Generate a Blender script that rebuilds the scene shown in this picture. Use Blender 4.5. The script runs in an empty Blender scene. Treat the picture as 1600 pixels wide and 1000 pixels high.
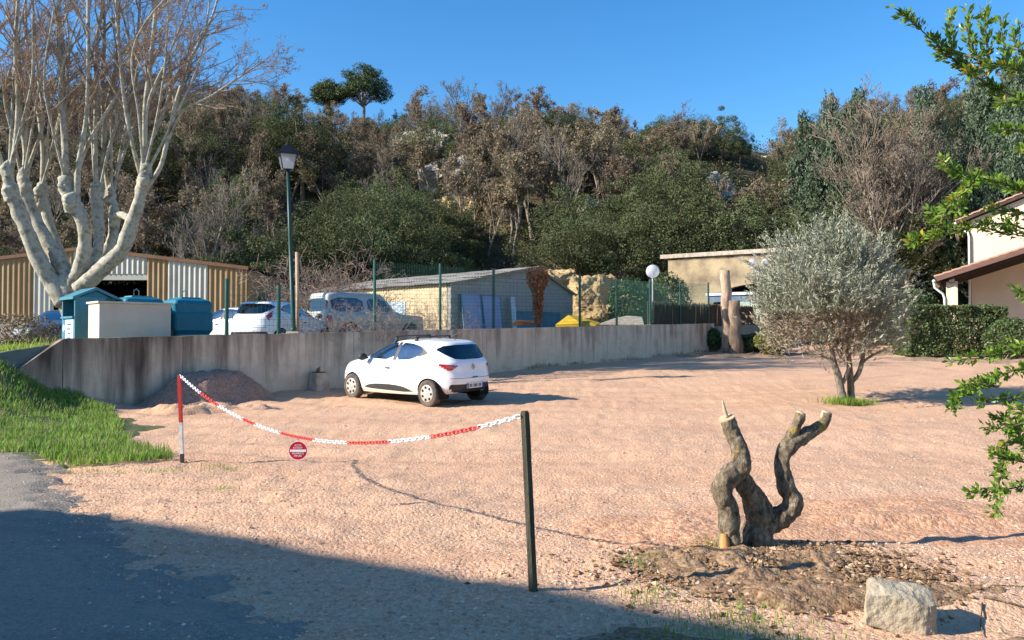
import bpy, bmesh, math, random
import numpy as np
from mathutils import Vector, Matrix
random.seed(7); RNG = np.random.default_rng(7)
scene = bpy.context.scene
COL = scene.collection
R = math.radians
# ------------------------------------------------------------------ camera
FPX, YH, CAMZ = 1232.0, 525.0, 1.55
PITCH = math.atan((YH - 500.0) / FPX)
cam_d = bpy.data.cameras.new('camera'); cam = bpy.data.objects.new('camera', cam_d); COL.objects.link(cam)
cam.location = (0, 0, CAMZ); cam.rotation_euler = (math.pi / 2 + PITCH, 0, 0)
cam_d.sensor_width = 36.0; cam_d.lens = 36.0 * FPX / 1600.0; cam_d.clip_start = 0.05; cam_d.clip_end = 2000.0
scene.camera = cam
# ------------------------------------------------------------------ sky and sun
SUN_EL = R(28.0); SHADOW = Vector((1.0, 0.25, 0)).normalized()
sun_az = math.atan2(-SHADOW.x, -SHADOW.y)          # clockwise from +Y
world = bpy.data.worlds.new('World'); scene.world = world; world.use_nodes = True
wn, wl = world.node_tree.nodes, world.node_tree.links
wn.clear()
sky = wn.new('ShaderNodeTexSky'); sky.sky_type = 'NISHITA'; sky.sun_disc = False
sky.sun_elevation = SUN_EL; sky.sun_rotation = sun_az; sky.altitude = 100
sky.air_density = 1.0; sky.dust_density = 0.25; sky.ozone_density = 3.2
bg = wn.new('ShaderNodeBackground'); bg.inputs['Strength'].default_value = 0.12
wo = wn.new('ShaderNodeOutputWorld')
hsv = wn.new('ShaderNodeHueSaturation'); hsv.inputs['Saturation'].default_value = 1.3; wl.new(sky.outputs[0], hsv.inputs['Color'])
wl.new(hsv.outputs[0], bg.inputs[0]); wl.new(bg.outputs[0], wo.inputs[0])
sd = bpy.data.lights.new('sun', 'SUN'); sd.energy = 5.0; sd.angle = R(0.53); sd.color = (1.0, 0.93, 0.81)
sun = bpy.data.objects.new('sun', sd); COL.objects.link(sun)
L = Vector((SHADOW.x * math.cos(SUN_EL), SHADOW.y * math.cos(SUN_EL), -math.sin(SUN_EL)))
sun.rotation_euler = L.to_track_quat('-Z', 'Y').to_euler(); sun.location = (-30, 0, 30)
scene.view_settings.view_transform = 'Standard'; scene.view_settings.look = 'None'
scene.view_settings.gamma = 1.0; scene.view_settings.use_curve_mapping = False
scene.view_settings.exposure = 0.95
scene.cycles.max_bounces = 6; scene.cycles.transparent_max_bounces = 12; scene.cycles.caustics_reflective = False
scene.cycles.caustics_refractive = False
# ------------------------------------------------------------------ helpers
def at(px, py, Y):
    u, v = (px - 800) / FPX, (500 - py) / FPX
    y = math.cos(PITCH) - v * math.sin(PITCH); z = math.sin(PITCH) + v * math.cos(PITCH)
    k = Y / y
    return Vector((u * k, Y, CAMZ + z * k))
def _hash(ix, iy, iz, seed):
    h = (ix.astype(np.int64) * 374761393 + iy.astype(np.int64) * 668265263 + iz.astype(np.int64) * 2147483647 + seed * 974634777) & 0xFFFFFFFF
    h = ((h ^ (h >> 13)) * 1274126177) & 0xFFFFFFFF
    h = ((h ^ (h >> 16)) * 2246822519) & 0xFFFFFFFF
    return ((h ^ (h >> 15)) & 0xFFFFFF) / float(0xFFFFFF)
def vnoise(x, y, z=0.0, seed=0):
    x, y, z = np.broadcast_arrays(np.asarray(x, float), np.asarray(y, float), np.asarray(z, float))
    ix, iy, iz = np.floor(x), np.floor(y), np.floor(z)
    fx, fy, fz = x - ix, y - iy, z - iz
    fx, fy, fz = [t * t * (3 - 2 * t) for t in (fx, fy, fz)]
    r = 0
    for dz in (0, 1):
        wz = fz if dz else 1 - fz
        for dy in (0, 1):
            wy = fy if dy else 1 - fy
            for dx in (0, 1):
                wx = fx if dx else 1 - fx
                r = r + _hash(ix + dx, iy + dy, iz + dz, seed) * wx * wy * wz
    return r * 2 - 1
def fbm(x, y, z=0.0, seed=0, oct=4):
    a, s, r = 1.0, 1.0, 0
    for i in range(oct):
        r = r + a * vnoise(np.asarray(x) * s, np.asarray(y) * s, np.asarray(z) * s, seed + i * 17); a *= .5; s *= 2.03
    return r
def sstep(a, b, x):
    t = np.clip((np.asarray(x, float) - a) / (b - a), 0, 1); return t * t * (3 - 2 * t)
class MB:
    def __init__(s): s.v = []; s.q = []; s.t = []; s.n = []; s.k = 0
    def add(s, v, q=None, t=None, n=None):
        v = np.asarray(v, float).reshape(-1, 3); k = s.k
        if q is not None and len(q): s.q.append(np.asarray(q, int).reshape(-1, 4) + k)
        if t is not None and len(t): s.t.append(np.asarray(t, int).reshape(-1, 3) + k)
        if n is not None:
            for f in n: s.n.append([i + k for i in f])
        s.v.append(v); s.k += len(v); return s
    def box(s, c, size, M=None, taper=1.0):
        hx, hy, hz = [a / 2 for a in size]
        p = np.array([[sx * hx * (taper if sz > 0 else 1), sy * hy * (taper if sz > 0 else 1), sz * hz] for sz in (-1, 1) for sy in (-1, 1) for sx in (-1, 1)])
        if M is not None: p = p @ np.array(M.to_3x3()).T
        p = p + np.array(c)
        return s.add(p, [[0, 2, 3, 1], [4, 5, 7, 6], [0, 1, 5, 4], [2, 6, 7, 3], [0, 4, 6, 2], [1, 3, 7, 5]])
    def bar(s, a, b, w, h=None, up=(0, 0, 1)):
        a, b = Vector(a), Vector(b); h = h or w; d = b - a; l = d.length
        if l < 1e-6: return s
        d.normalize(); u = Vector(up)
        if abs(d.dot(u)) > .98: u = Vector((0, 1, 0))
        x = d.cross(u).normalized(); z = x.cross(d)
        p = [a + x * (sx * w / 2) + z * (sz * h / 2) for sx, sz in ((-1, -1), (1, -1), (1, 1), (-1, 1))] + [b + x * (sx * w / 2) + z * (sz * h / 2) for sx, sz in ((-1, -1), (1, -1), (1, 1), (-1, 1))]
        return s.add([list(q) for q in p], [[3, 2, 1, 0], [4, 5, 6, 7], [0, 1, 5, 4], [1, 2, 6, 5], [2, 3, 7, 6], [3, 0, 4, 7]])
    def tube(s, pts, rad, n=6, cap=True, wob=0.0, seed=0):
        P = np.array([list(p) for p in pts], float); m = len(P)
        r = np.full(m, rad, float) if np.isscalar(rad) else np.asarray(rad, float)
        T = np.gradient(P, axis=0); T /= (np.linalg.norm(T, axis=1, keepdims=True) + 1e-9)
        ref = np.array([0, 0, 1.0]) if abs(T[0, 2]) < .9 else np.array([1.0, 0, 0])
        X = np.cross(T[0], ref); X /= np.linalg.norm(X); xs = [X]
        for i in range(1, m):
            X = xs[-1] - T[i] * np.dot(xs[-1], T[i]); X /= (np.linalg.norm(X) + 1e-9); xs.append(X)
        X = np.array(xs); Yv = np.cross(T, X)
        a = np.arange(n) * 2 * math.pi / n
        rr = r[:, None] * np.ones(n)
        if wob:
            q = P[:, None, :] + 1.0 * (X[:, None, :] * np.cos(a)[None, :, None] + Yv[:, None, :] * np.sin(a)[None, :, None]) * r[:, None, None]
            fr = 1.2 / max(r.mean(), .01)
            rr = rr * (1 + wob * fbm(q[..., 0] * fr, q[..., 1] * fr, q[..., 2] * fr * .6, seed, 5))
        V = P[:, None, :] + (X[:, None, :] * np.cos(a)[None, :, None] + Yv[:, None, :] * np.sin(a)[None, :, None]) * rr[:, :, None]
        i = np.arange(m - 1)[:, None] * n; j = np.arange(n)[None, :]; j2 = (j + 1) % n
        q = np.stack([i + j, i + j2, i + n + j2, i + n + j], -1).reshape(-1, 4)
        return s.add(V.reshape(-1, 3), q, n=[list(range(n))[::-1], [(m - 1) * n + k for k in range(n)]] if cap else None)
    def lathe(s, prof, n=24, M=None):
        pr = np.array(prof, float); m = len(pr); a = np.arange(n) * 2 * math.pi / n
        V = np.stack([pr[:, None, 0] * np.cos(a), pr[:, None, 0] * np.sin(a), pr[:, None, 1] * np.ones(n)], -1).reshape(-1, 3)
        if M is not None: V = V @ np.array(M.to_3x3()).T + np.array(M.translation)
        i = np.arange(m - 1)[:, None] * n; j = np.arange(n)[None, :]; j2 = (j + 1) % n
        return s.add(V, np.stack([i + j, i + j2, i + n + j2, i + n + j], -1).reshape(-1, 4))
    def prism(s, poly, d, M=None):
        k = len(poly); P = [(x, 0, z) for x, z in poly] + [(x, d, z) for x, z in poly]
        P = np.array(P, float)
        if M is not None: P = P @ np.array(M.to_3x3()).T + np.array(M.translation)
        return s.add(P, [[i, (i + 1) % k, k + (i + 1) % k, k + i] for i in range(k)], n=[list(range(k))[::-1], list(range(k, 2 * k))])
    def grid(s, V, closed=False):
        m, n = V.shape[:2]; i = np.arange(m - 1)[:, None] * n; j = np.arange(n if closed else n - 1)[None, :]; j2 = (j + 1) % n
        return s.add(V.reshape(-1, 3), np.stack([i + j, i + j2, i + n + j2, i + n + j], -1).reshape(-1, 4))
    def mesh(s, name, smooth=False):
        me = bpy.data.meshes.new(name)
        V = np.concatenate(s.v) if s.v else np.zeros((0, 3))
        loops, starts, c = [], [], 0
        for arrs, w in ((s.q, 4), (s.t, 3)):
            if arrs:
                A = np.concatenate(arrs); loops.append(A.ravel()); starts.append(c + np.arange(len(A)) * w); c += A.size
        for f in s.n:
            loops.append(np.array(f)); starts.append(np.array([c])); c += len(f)
        Lp = np.concatenate(loops); St = np.concatenate(starts)
        me.vertices.add(len(V)); me.vertices.foreach_set('co', V.ravel())
        me.loops.add(len(Lp)); me.loops.foreach_set('vertex_index', Lp.astype(np.int32))
        me.polygons.add(len(St)); me.polygons.foreach_set('loop_start', St.astype(np.int32))
        me.update(calc_edges=True); me.validate()
        me.polygons.foreach_set('use_smooth', np.full(len(me.polygons), bool(smooth)))
        return me
    def build(s, name, mat, parent=None, smooth=False, loc=None, rz=None):
        return obj(name, s.mesh(name, smooth), mat, parent, loc, rz)
def obj(name, me, mat, parent=None, loc=None, rz=None):
    o = bpy.data.objects.new(name, me); COL.objects.link(o)
    if mat is not None and not me.materials: me.materials.append(mat)
    if parent is not None: o.parent = parent
    if loc is not None: o.location = loc
    if rz is not None: o.rotation_euler = (0, 0, rz)
    return o
def tag(o, label=None, cat=None, group=None, kind=None):
    if label: o['label'] = label
    if cat: o['category'] = cat
    if group: o['group'] = group
    if kind: o['kind'] = kind
    return o
def thing(name, label, cat, loc=(0, 0, 0), rz=0, group=None):
    o = bpy.data.objects.new(name, None); COL.objects.link(o); o.location = loc; o.rotation_euler = (0, 0, rz); o.empty_display_size = .2
    return tag(o, label, cat, group)
def copy_tree(o, parent=None):
    c = o.copy(); COL.objects.link(c); c.parent = parent
    for ch in list(o.children): copy_tree(ch, c)
    return c
# ------------------------------------------------------------------ materials
def nt(name):
    m = bpy.data.materials.new(name); m.use_nodes = True; n = m.node_tree.nodes; l = m.node_tree.links
    return m, n, l, n['Principled BSDF']
def noise(n, l, vec, scale, detail=4, rough=.55, dist=0.0):
    t = n.new('ShaderNodeTexNoise'); t.inputs['Scale'].default_value = scale; t.inputs['Detail'].default_value = detail
    t.inputs['Roughness'].default_value = rough; t.inputs['Distortion'].default_value = dist
    if vec is not None: l.new(vec, t.inputs['Vector'])
    return t.outputs['Fac']
def ramp(n, l, fac, stops, interp='LINEAR'):
    r = n.new('ShaderNodeValToRGB'); r.color_ramp.interpolation = interp
    e = r.color_ramp.elements
    while len(e) < len(stops): e.new(0.5)
    for k, (p, c) in enumerate(stops):
        e[k].position = p; e[k].color = (*c, 1) if len(c) == 3 else c
    l.new(fac, r.inputs[0]); return r.outputs[0]
def mix(n, l, fac, a, b, mode='MIX'):
    m = n.new('ShaderNodeMix'); m.data_type = 'RGBA'; m.blend_type = mode
    for s, v in ((0, fac), (6, a), (7, b)):
        if isinstance(v, (int, float)): m.inputs[s].default_value = v
        elif isinstance(v, (tuple, list)): m.inputs[s].default_value = (*v[:3], 1)
        else: l.new(v, m.inputs[s])
    return m.outputs[2]
def math_(n, l, op, a, b=None, c=None):
    m = n.new('ShaderNodeMath'); m.operation = op
    for s, v in ((0, a), (1, b), (2, c)):
        if v is None: continue
        if isinstance(v, (int, float)): m.inputs[s].default_value = v
        else: l.new(v, m.inputs[s])
    return m.outputs[0]
def maprange(n, l, v, a, b, c=0.0, d=1.0):
    m = n.new('ShaderNodeMapRange'); l.new(v, m.inputs[0])
    for i, q in enumerate((a, b, c, d)): m.inputs[i + 1].default_value = q
    return m.outputs[0]
def coords(n, l, kind='Object', scale=None, rot=None):
    if kind == 'Position': o = n.new('ShaderNodeNewGeometry').outputs['Position']
    else: o = n.new('ShaderNodeTexCoord').outputs[kind]
    if scale or rot:
        m = n.new('ShaderNodeMapping'); l.new(o, m.inputs[0])
        if scale: m.inputs['Scale'].default_value = scale
        if rot: m.inputs['Rotation'].default_value = rot
        o = m.outputs[0]
    return o
def bumpn(n, l, h, strength=.5, dist=.02, prev=None):
    b = n.new('ShaderNodeBump'); b.inputs['Strength'].default_value = strength; b.inputs['Distance'].default_value = dist
    l.new(h, b.inputs['Height'])
    if prev is not None: l.new(prev, b.inputs['Normal'])
    return b.outputs[0]
def M(name, c1, c2=None, scale=4, rough=.8, bump=0, bscale=None, bdist=.02, metallic=0, spec=.3, kind='Object', stretch=None, detail=5, lo=.35, hi=.65):
    m, n, l, p = nt(name)
    p.inputs['Roughness'].default_value = rough; p.inputs['Metallic'].default_value = metallic; p.inputs['Specular IOR Level'].default_value = spec
    v = coords(n, l, kind, stretch)
    if c2 is None: c2 = tuple(c * .8 for c in c1)
    l.new(ramp(n, l, noise(n, l, v, scale, detail), [(lo, c1), (hi, c2)]), p.inputs['Base Color'])
    if bump: l.new(bumpn(n, l, noise(n, l, v, bscale or scale * 4, 6), bump, bdist), p.inputs['Normal'])
    return m
def leafmat(name, ca, cb, cc=None, scale=1.2, trans=.3, rough=.6, rand=.35, spec=.3):
    m, n, l, p = nt(name)
    v = coords(n, l, 'Position')
    c = ramp(n, l, noise(n, l, v, scale, 6, .7), [(.32, ca), (.5, cb), (.68, cc or cb)])
    oi = n.new('ShaderNodeObjectInfo').outputs['Random']
    hs = n.new('ShaderNodeHueSaturation'); l.new(c, hs.inputs['Color'])
    l.new(maprange(n, l, oi, 0, 1, 1 - rand, 1 + rand), hs.inputs['Value']); l.new(maprange(n, l, oi, 0, 1, .485, .515), hs.inputs['Hue'])
    l.new(hs.outputs[0], p.inputs['Base Color']); p.inputs['Roughness'].default_value = rough; p.inputs['Specular IOR Level'].default_value = spec
    if trans:
        t = n.new('ShaderNodeBsdfTranslucent'); l.new(hs.outputs[0], t.inputs[0])
        s = n.new('ShaderNodeMixShader'); s.inputs[0].default_value = trans
        l.new(p.outputs[0], s.inputs[1]); l.new(t.outputs[0], s.inputs[2]); l.new(s.outputs[0], n['Material Output'].inputs[0])
    return m
# ------------------------------------------------------------------ terrain
W0 = np.array([-8.8, 17.05]); WD = np.array([.7143, .6999]); WN = np.array([-.6999, .7143])
def wall_st(x, y): return (x - W0[0]) * WN[0] + (y - W0[1]) * WN[1], (x - W0[0]) * WD[0] + (y - W0[1]) * WD[1]
def walltop(t): return 1.51 + .0242 * np.clip(t, -1, 30)
def hill(x, y):
    zr = np.interp(x, [-90, -62, -28, -8, 8, 16, 24, 28, 31, 36, 40, 52, 70, 100], [30.5, 29.5, 28.0, 26.3, 25.6, 24.5, 23.4, 22.0, 22.0, 24, 25.3, 28.5, 31, 32])
    yf = np.interp(x, [-60, -10, 12, 22, 60], [50, 48, 45, 39, 36])
    s = np.clip((y - yf) / (93 - yf), 0, 1)
    p = .55 * s + .45 * sstep(0, 1, s)
    h = (zr - 2) * p + 1.4 * fbm(x * .09, y * .09, 0, 5, 4) * sstep(0, .15, s)
    return h - .12 * np.clip(y - 96, 0, 60)
def relief(x, y):
    a = sstep(45, 20, y)
    tr = vnoise(x * .45 + .15 * y + .03 * x * x, y * 2.6 - .02 * x * x, 0, 3) * .036 + vnoise(x * .9 - .3 * y, y * 5.5 + .25 * x, 0, 9) * .020
    rr_ = np.hypot(x - 3, y - 36); tr = tr + .026 * vnoise(rr_ * 2.6, np.arctan2(y - 36, x - 3) * 3, 0, 14) + .012 * vnoise(rr_ * 7.0, np.arctan2(y - 36, x - 3) * 4, 0, 15)
    f = fbm(x * 5, y * 5, 0, 11, 4) * .013 + fbm(x * 17, y * 17, 0, 23, 2) * .006
    return a * (tr + f + .03 * fbm(x * .5, y * .5, 0, 31, 2))
def zbase(x, y):
    x, y = np.asarray(x, float), np.asarray(y, float)
    b = .0567 * (np.logaddexp(0, (y - 18) * 1.2) / 1.2); b = np.minimum(b, 1.25)
    return b + .8 * sstep(7.8, 11.2, -x) * sstep(13.2, 15.8, y)
def ground(x, y, terrace=False):
    x, y = np.asarray(x, float), np.asarray(y, float)
    s, t = wall_st(x, y); zl = zbase(x, y); zt = 1.38 + .0242 * np.clip(t, -3, 28) - .25 * sstep(.2, 1.2, s)
    m = zl + (zt - zl) * sstep(-4, 2.5, s)
    k = np.maximum(sstep(-1.0, -2.4, t), sstep(30, 36, t))
    z = (zt if terrace else zl) * (1 - k) + m * k
    return z + hill(x, y)
def zg(x, y): return float(ground(x, y) + relief(np.asarray(x, float), np.asarray(y, float)))
def zt_(x, y): return float(ground(x, y, True))
def pix_ground(px, py, terrace=False, off=0.0):
    u, v = (px - 800) / FPX, (500 - py) / FPX
    dy = math.cos(PITCH) - v * math.sin(PITCH); dz = math.sin(PITCH) + v * math.cos(PITCH)
    Y = np.arange(2.0, 140, .02); z = CAMZ + dz / dy * Y; x = u / dy * Y
    g = ground(x, Y, terrace) + off
    i = np.argmax(z < g)
    return Vector((x[i], Y[i], g[i]))
# ground materials
def gravel_mat(name, cols, vs=34, bump=.9):
    m, n, l, p = nt(name); v = coords(n, l, 'Position')
    d = n.new('ShaderNodeVectorMath'); d.operation = 'ADD'
    nz = n.new('ShaderNodeTexNoise'); nz.inputs['Scale'].default_value = 12; l.new(v, nz.inputs['Vector'])
    sc = n.new('ShaderNodeVectorMath'); sc.operation = 'SCALE'; sc.inputs['Scale'].default_value = .014; l.new(nz.outputs['Color'], sc.inputs[0])
    l.new(v, d.inputs[0]); l.new(sc.outputs[0], d.inputs[1])
    vo = n.new('ShaderNodeTexVoronoi'); vo.inputs['Scale'].default_value = vs; l.new(d.outputs[0], vo.inputs['Vector'])
    vo2 = n.new('ShaderNodeTexVoronoi'); vo2.inputs['Scale'].default_value = vs * 2.7; l.new(d.outputs[0], vo2.inputs['Vector'])
    sep = n.new('ShaderNodeSeparateColor'); l.new(vo.outputs['Color'], sep.inputs[0])
    sep2 = n.new('ShaderNodeSeparateColor'); l.new(vo2.outputs['Color'], sep2.inputs[0])
    k = math_(n, l, 'ADD', math_(n, l, 'MULTIPLY', sep.outputs[0], .5), math_(n, l, 'MULTIPLY', sep2.outputs[1], .5))
    c = ramp(n, l, k, [(.1, cols[0]), (.45, cols[1]), (.9, cols[2])])
    big = noise(n, l, v, .55, 6, .6); c = mix(n, l, maprange(n, l, big, .38, .68, 0, .55), c, cols[3])
    dn = n.new('ShaderNodeVectorMath'); dn.operation = 'DISTANCE'; l.new(v, dn.inputs[0]); dn.inputs[1].default_value = (3.0, 36.0, 0)
    cx_ = n.new('ShaderNodeCombineXYZ'); l.new(math_(n, l, 'MULTIPLY', dn.outputs['Value'], 2.4), cx_.inputs[0]); l.new(math_(n, l, 'MULTIPLY', noise(n, l, v, .12, 1), 3.0), cx_.inputs[1])
    mid = noise(n, l, cx_.outputs[0], 1.0, 5, .65); c = mix(n, l, maprange(n, l, mid, .48, .68, 0, .5), c, cols[4])
    l.new(c, p.inputs['Base Color']); p.inputs['Roughness'].default_value = .95; p.inputs['Specular IOR Level'].default_value = .15
    h = math_(n, l, 'ADD', math_(n, l, 'MULTIPLY', vo.outputs['Distance'], -1.0), math_(n, l, 'MULTIPLY', vo2.outputs['Distance'], -.5))
    b1 = bumpn(n, l, noise(n, l, v, 14, 8, .75), .35, .02)
    l.new(bumpn(n, l, h, bump * .75, .012, b1), p.inputs['Normal'])
    return m
mat_gravel = gravel_mat('pink_gravel', [(.43, .23, .138), (.585, .35, .22), (.69, .465, .315), (.62, .395, .255), (.48, .255, .148)])
mat_red = gravel_mat('red_soil', [(.37, .175, .10), (.50, .27, .16), (.66, .44, .295), (.49, .265, .155), (.53, .30, .18)], 30)
mat_earth = gravel_mat('brown_earth', [(.14, .08, .045), (.25, .155, .09), (.40, .275, .17), (.20, .12, .07), (.30, .19, .115)], 24, 1.0)
mat_pile = gravel_mat('spoil_gravel', [(.26, .14, .095), (.38, .22, .155), (.52, .34, .25), (.34, .19, .13), (.31, .17, .12)], 26, 1.0)
mat_asphalt = gravel_mat('old_asphalt', [(.20, .168, .135), (.275, .232, .19), (.39, .335, .275), (.33, .265, .205), (.20, .17, .14)], 60, .7)
mat_grasssoil = M('grass_soil', (.07, .10, .03), (.14, .12, .06), 3, .95, .8, 20)
mat_terrace = M('terrace_dirt', (.30, .26, .21), (.20, .19, .13), .6, .95, .6, 9)
mat_litter = M('leaf_litter', (.22, .14, .09), (.36, .25, .17), 5, .95, 1, 30)
def hill_mat():
    m, n, l, p = nt('hillside_soil'); v = coords(n, l, 'Position')
    c = ramp(n, l, noise(n, l, v, .22, 6, .65), [(.3, (.055, .07, .03)), (.45, (.10, .085, .05)), (.6, (.15, .115, .07)), (.72, (.10, .13, .045))])
    l.new(c, p.inputs['Base Color']); p.inputs['Roughness'].default_value = 1; p.inputs['Specular IOR Level'].default_value = .1
    l.new(bumpn(n, l, noise(n, l, v, 1.4, 8, .7), 1, .5), p.inputs['Normal']); return m
mat_hill = hill_mat()
# lot ground, cut along the line of the retaining wall
def geo(a, b, k):
    r = [a]
    while r[-1] < b: r.append(r[-1] * (1 + k))
    return r
xs = np.array(list(np.linspace(-150, -20, 40)) + list(np.arange(-19, -8, .25)) + list(np.arange(-8, 8, .055)) + list(np.arange(8, 20, .2)) + list(np.linspace(20.5, 150, 50)))
ys = np.array(list(np.linspace(-80, 1.5, 40)) + geo(1.8, 42, .0125) + list(np.linspace(43, 150, 70)))
X, Y = np.meshgrid(xs, ys)
S, T_ = wall_st(X, Y)
Z = ground(X, Y) + relief(X, Y)
g = MB(); keep = (S < 4)
V = np.stack([X, Y, Z], -1); n_ = len(xs); ii = np.arange(len(ys) - 1)[:, None] * n_; jj = np.arange(n_ - 1)[None, :]
Q = np.stack([ii + jj, ii + jj + 1, ii + n_ + jj + 1, ii + n_ + jj], -1).reshape(-1, 4)
Q = Q[keep.ravel()[Q].any(axis=1)]
used = np.unique(Q); remap = np.zeros(X.size, int); remap[used] = np.arange(len(used))
g.add(V.reshape(-1, 3)[used], remap[Q])
me = g.mesh('ground', True)
bm = bmesh.new(); bm.from_mesh(me)
pc = W0 + WN * .1
bmesh.ops.bisect_plane(bm, geom=bm.verts[:] + bm.edges[:] + bm.faces[:], plane_co=(pc[0], pc[1], 0), plane_no=(WN[0], WN[1], 0), clear_outer=True)
bm.to_mesh(me); bm.free()
me.materials.append(mat_gravel); me.materials.append(mat_hill)
cen = np.zeros(len(me.polygons) * 3); me.polygons.foreach_get('center', cen); cen = cen.reshape(-1, 3)
me.polygons.foreach_set('material_index', ((cen[:, 1] > 37.5) | (cen[:, 0] < -40) | (cen[:, 0] > 40)).astype(np.int32))
me.polygons.foreach_set('use_smooth', np.ones(len(me.polygons), bool))
tag(obj('ground', me, None), 'pink gravel parking lot with tyre tracks', kind='structure')
# terrace and hill behind the wall, laid out along the wall
ts = np.array(list(np.linspace(-140, -14, 40)) + list(np.arange(-13, 44, .6)) + list(np.linspace(45, 150, 45)))
ss = np.array([-1.5, .1, .4, .8] + list(np.arange(1.2, 14, .7)) + list(np.arange(14.5, 150, 1.3)))
Tt, Ss = np.meshgrid(ts, ss); X = W0[0] + WD[0] * Tt + WN[0] * Ss; Y = W0[1] + WD[1] * Tt + WN[1] * Ss
Z = ground(X, Y, True) + .03 * fbm(X * .8, Y * .8, 0, 3, 3)
fix = Tt[0] < 29; X[0] = np.where(fix, X[1], X[0]); Y[0] = np.where(fix, Y[1], Y[0])
Z[0] = np.minimum(ground(X[0], Y[0]), Z[0]) - .4
me = MB().grid(np.stack([X, Y, Z], -1)).mesh('hillside', True)
me.materials.append(mat_terrace); me.materials.append(mat_hill)
cen = np.zeros(len(me.polygons) * 3); me.polygons.foreach_get('center', cen); cen = cen.reshape(-1, 3)
me.polygons.foreach_set('material_index', (cen[:, 1] > 46 - np.clip(cen[:, 0] - 6, 0, 12) * .4).astype(np.int32))
tag(obj('hillside', me, None), 'terrace yard and wooded hillside behind the wall', kind='structure')
fg = MB().add([(-1500, -1500, -.6), (1500, -1500, -.6), (1500, 1500, -.6), (-1500, 1500, -.6)], [[0, 1, 2, 3]]).build('far_ground', mat_hill)
tag(fg, 'distant countryside ground', kind='structure')
# road
edge = np.array([(5.5, -14), (3.4, -5), (2.0, 0), (-.2, 2.85), (-1.2, 4.02), (-1.84, 4.83), (-2.54, 5.75), (-3.66, 7.1), (-4.75, 8.9), (-7.75, 12.1), (-12.5, 15.6), (-22, 20), (-45, 27)])
def cr(P, n):
    P = np.asarray(P, float); d = np.r_[0, np.cumsum(np.linalg.norm(np.diff(P, axis=0), axis=1))]; q = np.linspace(0, d[-1], n)
    out = []
    m = np.gradient(P, d, axis=0)
    i = np.clip(np.searchsorted(d, q) - 1, 0, len(P) - 2); h = (d[i + 1] - d[i])[:, None]; t = ((q - d[i]) / h[:, 0])[:, None]
    return (2 * t**3 - 3 * t**2 + 1) * P[i] + (t**3 - 2 * t**2 + t) * h * m[i] + (-2 * t**3 + 3 * t**2) * P[i + 1] + (t**3 - t**2) * h * m[i + 1]
E = cr(edge, 1500); tn = np.gradient(E, axis=0); tn /= np.linalg.norm(tn, axis=1, keepdims=True); nn = np.stack([-tn[:, 1], tn[:, 0]], -1)
off = np.r_[np.linspace(-.6, .8, 29), np.linspace(.95, 5.2, 26)]
XY = E[:, None, :] + nn[:, None, :] * off[None, :, None]
zz = ground(XY[..., 0], XY[..., 1]) + .085 - .15 * sstep(.75, -.45, off + .22 * vnoise(XY[..., 0] * 1.6, XY[..., 1] * 1.6, 0, 4) + .16 * vnoise(XY[..., 0] * 6, XY[..., 1] * 6, 0, 5) + .10 * vnoise(XY[..., 0] * 17, XY[..., 1] * 17, 0, 6))[...] - .05 * sstep(4.9, 5.2, off)[None, :] + .012 * fbm(XY[..., 0] * .7, XY[..., 1] * .7, 0, 8, 3) + .004 * fbm(XY[..., 0] * 6, XY[..., 1] * 6, 0, 8, 3)
tag(MB().grid(np.concatenate([XY, zz[..., None]], -1)).build('road', mat_asphalt, smooth=True), 'worn grey asphalt lane beside the gravel', kind='structure')
def patch(name, c, rx, ry, h, lump, mat, seed, rot=0, nr=60, na=120, rough=.35, lf=3.0, lab=None, terrace=False, edge=.05):
    r = np.linspace(0, 1.12, nr)[:, None]; a = np.linspace(0, 2 * math.pi, na, endpoint=False)[None, :]
    x = r * rx * np.cos(a); y = r * ry * np.sin(a); x, y = c[0] + x * math.cos(rot) - y * math.sin(rot), c[1] + x * math.sin(rot) + y * math.cos(rot)
    rr = r + rough * .5 * fbm(x * 1.5, y * 1.5, 0, seed, 4)
    k = sstep(1.0, .1, rr)
    z = ground(x, y, terrace) + (0 if terrace else relief(x, y)) + h * k + .012 + lump * (fbm(x * lf, y * lf, 0, seed + 5, 5)) * np.sqrt(k + .001) - edge * sstep(.72, 1.05, rr)
    o = MB().grid(np.stack([x, y, z], -1), True).build(name, mat, smooth=True)
    return tag(o, lab or name.replace('_', ' '), kind='structure')
patch('grass_bank_soil', (-8.3, 13.2), 4.9, 2.1, .05, .02, mat_grasssoil, 41, R(128))
patch('red_subsoil', (3.6, 6.55), 2.9, 1.05, .02, .012, mat_red, 42, R(-4), 70, 160)
patch('red_subsoil', (1.35, 6.2), 1.0, .75, .03, .02, mat_red, 45, 0, 50, 100)
patch('earth_mound', (1.75, 5.15), 1.15, .72, .055, .03, mat_earth, 43, R(-10), 90, 200, .6, 6.0)
patch('leaf_litter', (12.5, 32.5), 6.5, 1.6, .05, .06, mat_litter, 44, R(10))
patch('leaf_litter', (19, 28.5), 6.5, 1.2, .05, .06, mat_litter, 49, R(-20))
patch('shaded_verge', (1.5, 3.55), 1.9, .75, .02, .03, mat_earth, 46, R(-8), 60, 120, .6, 5.0)
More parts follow.
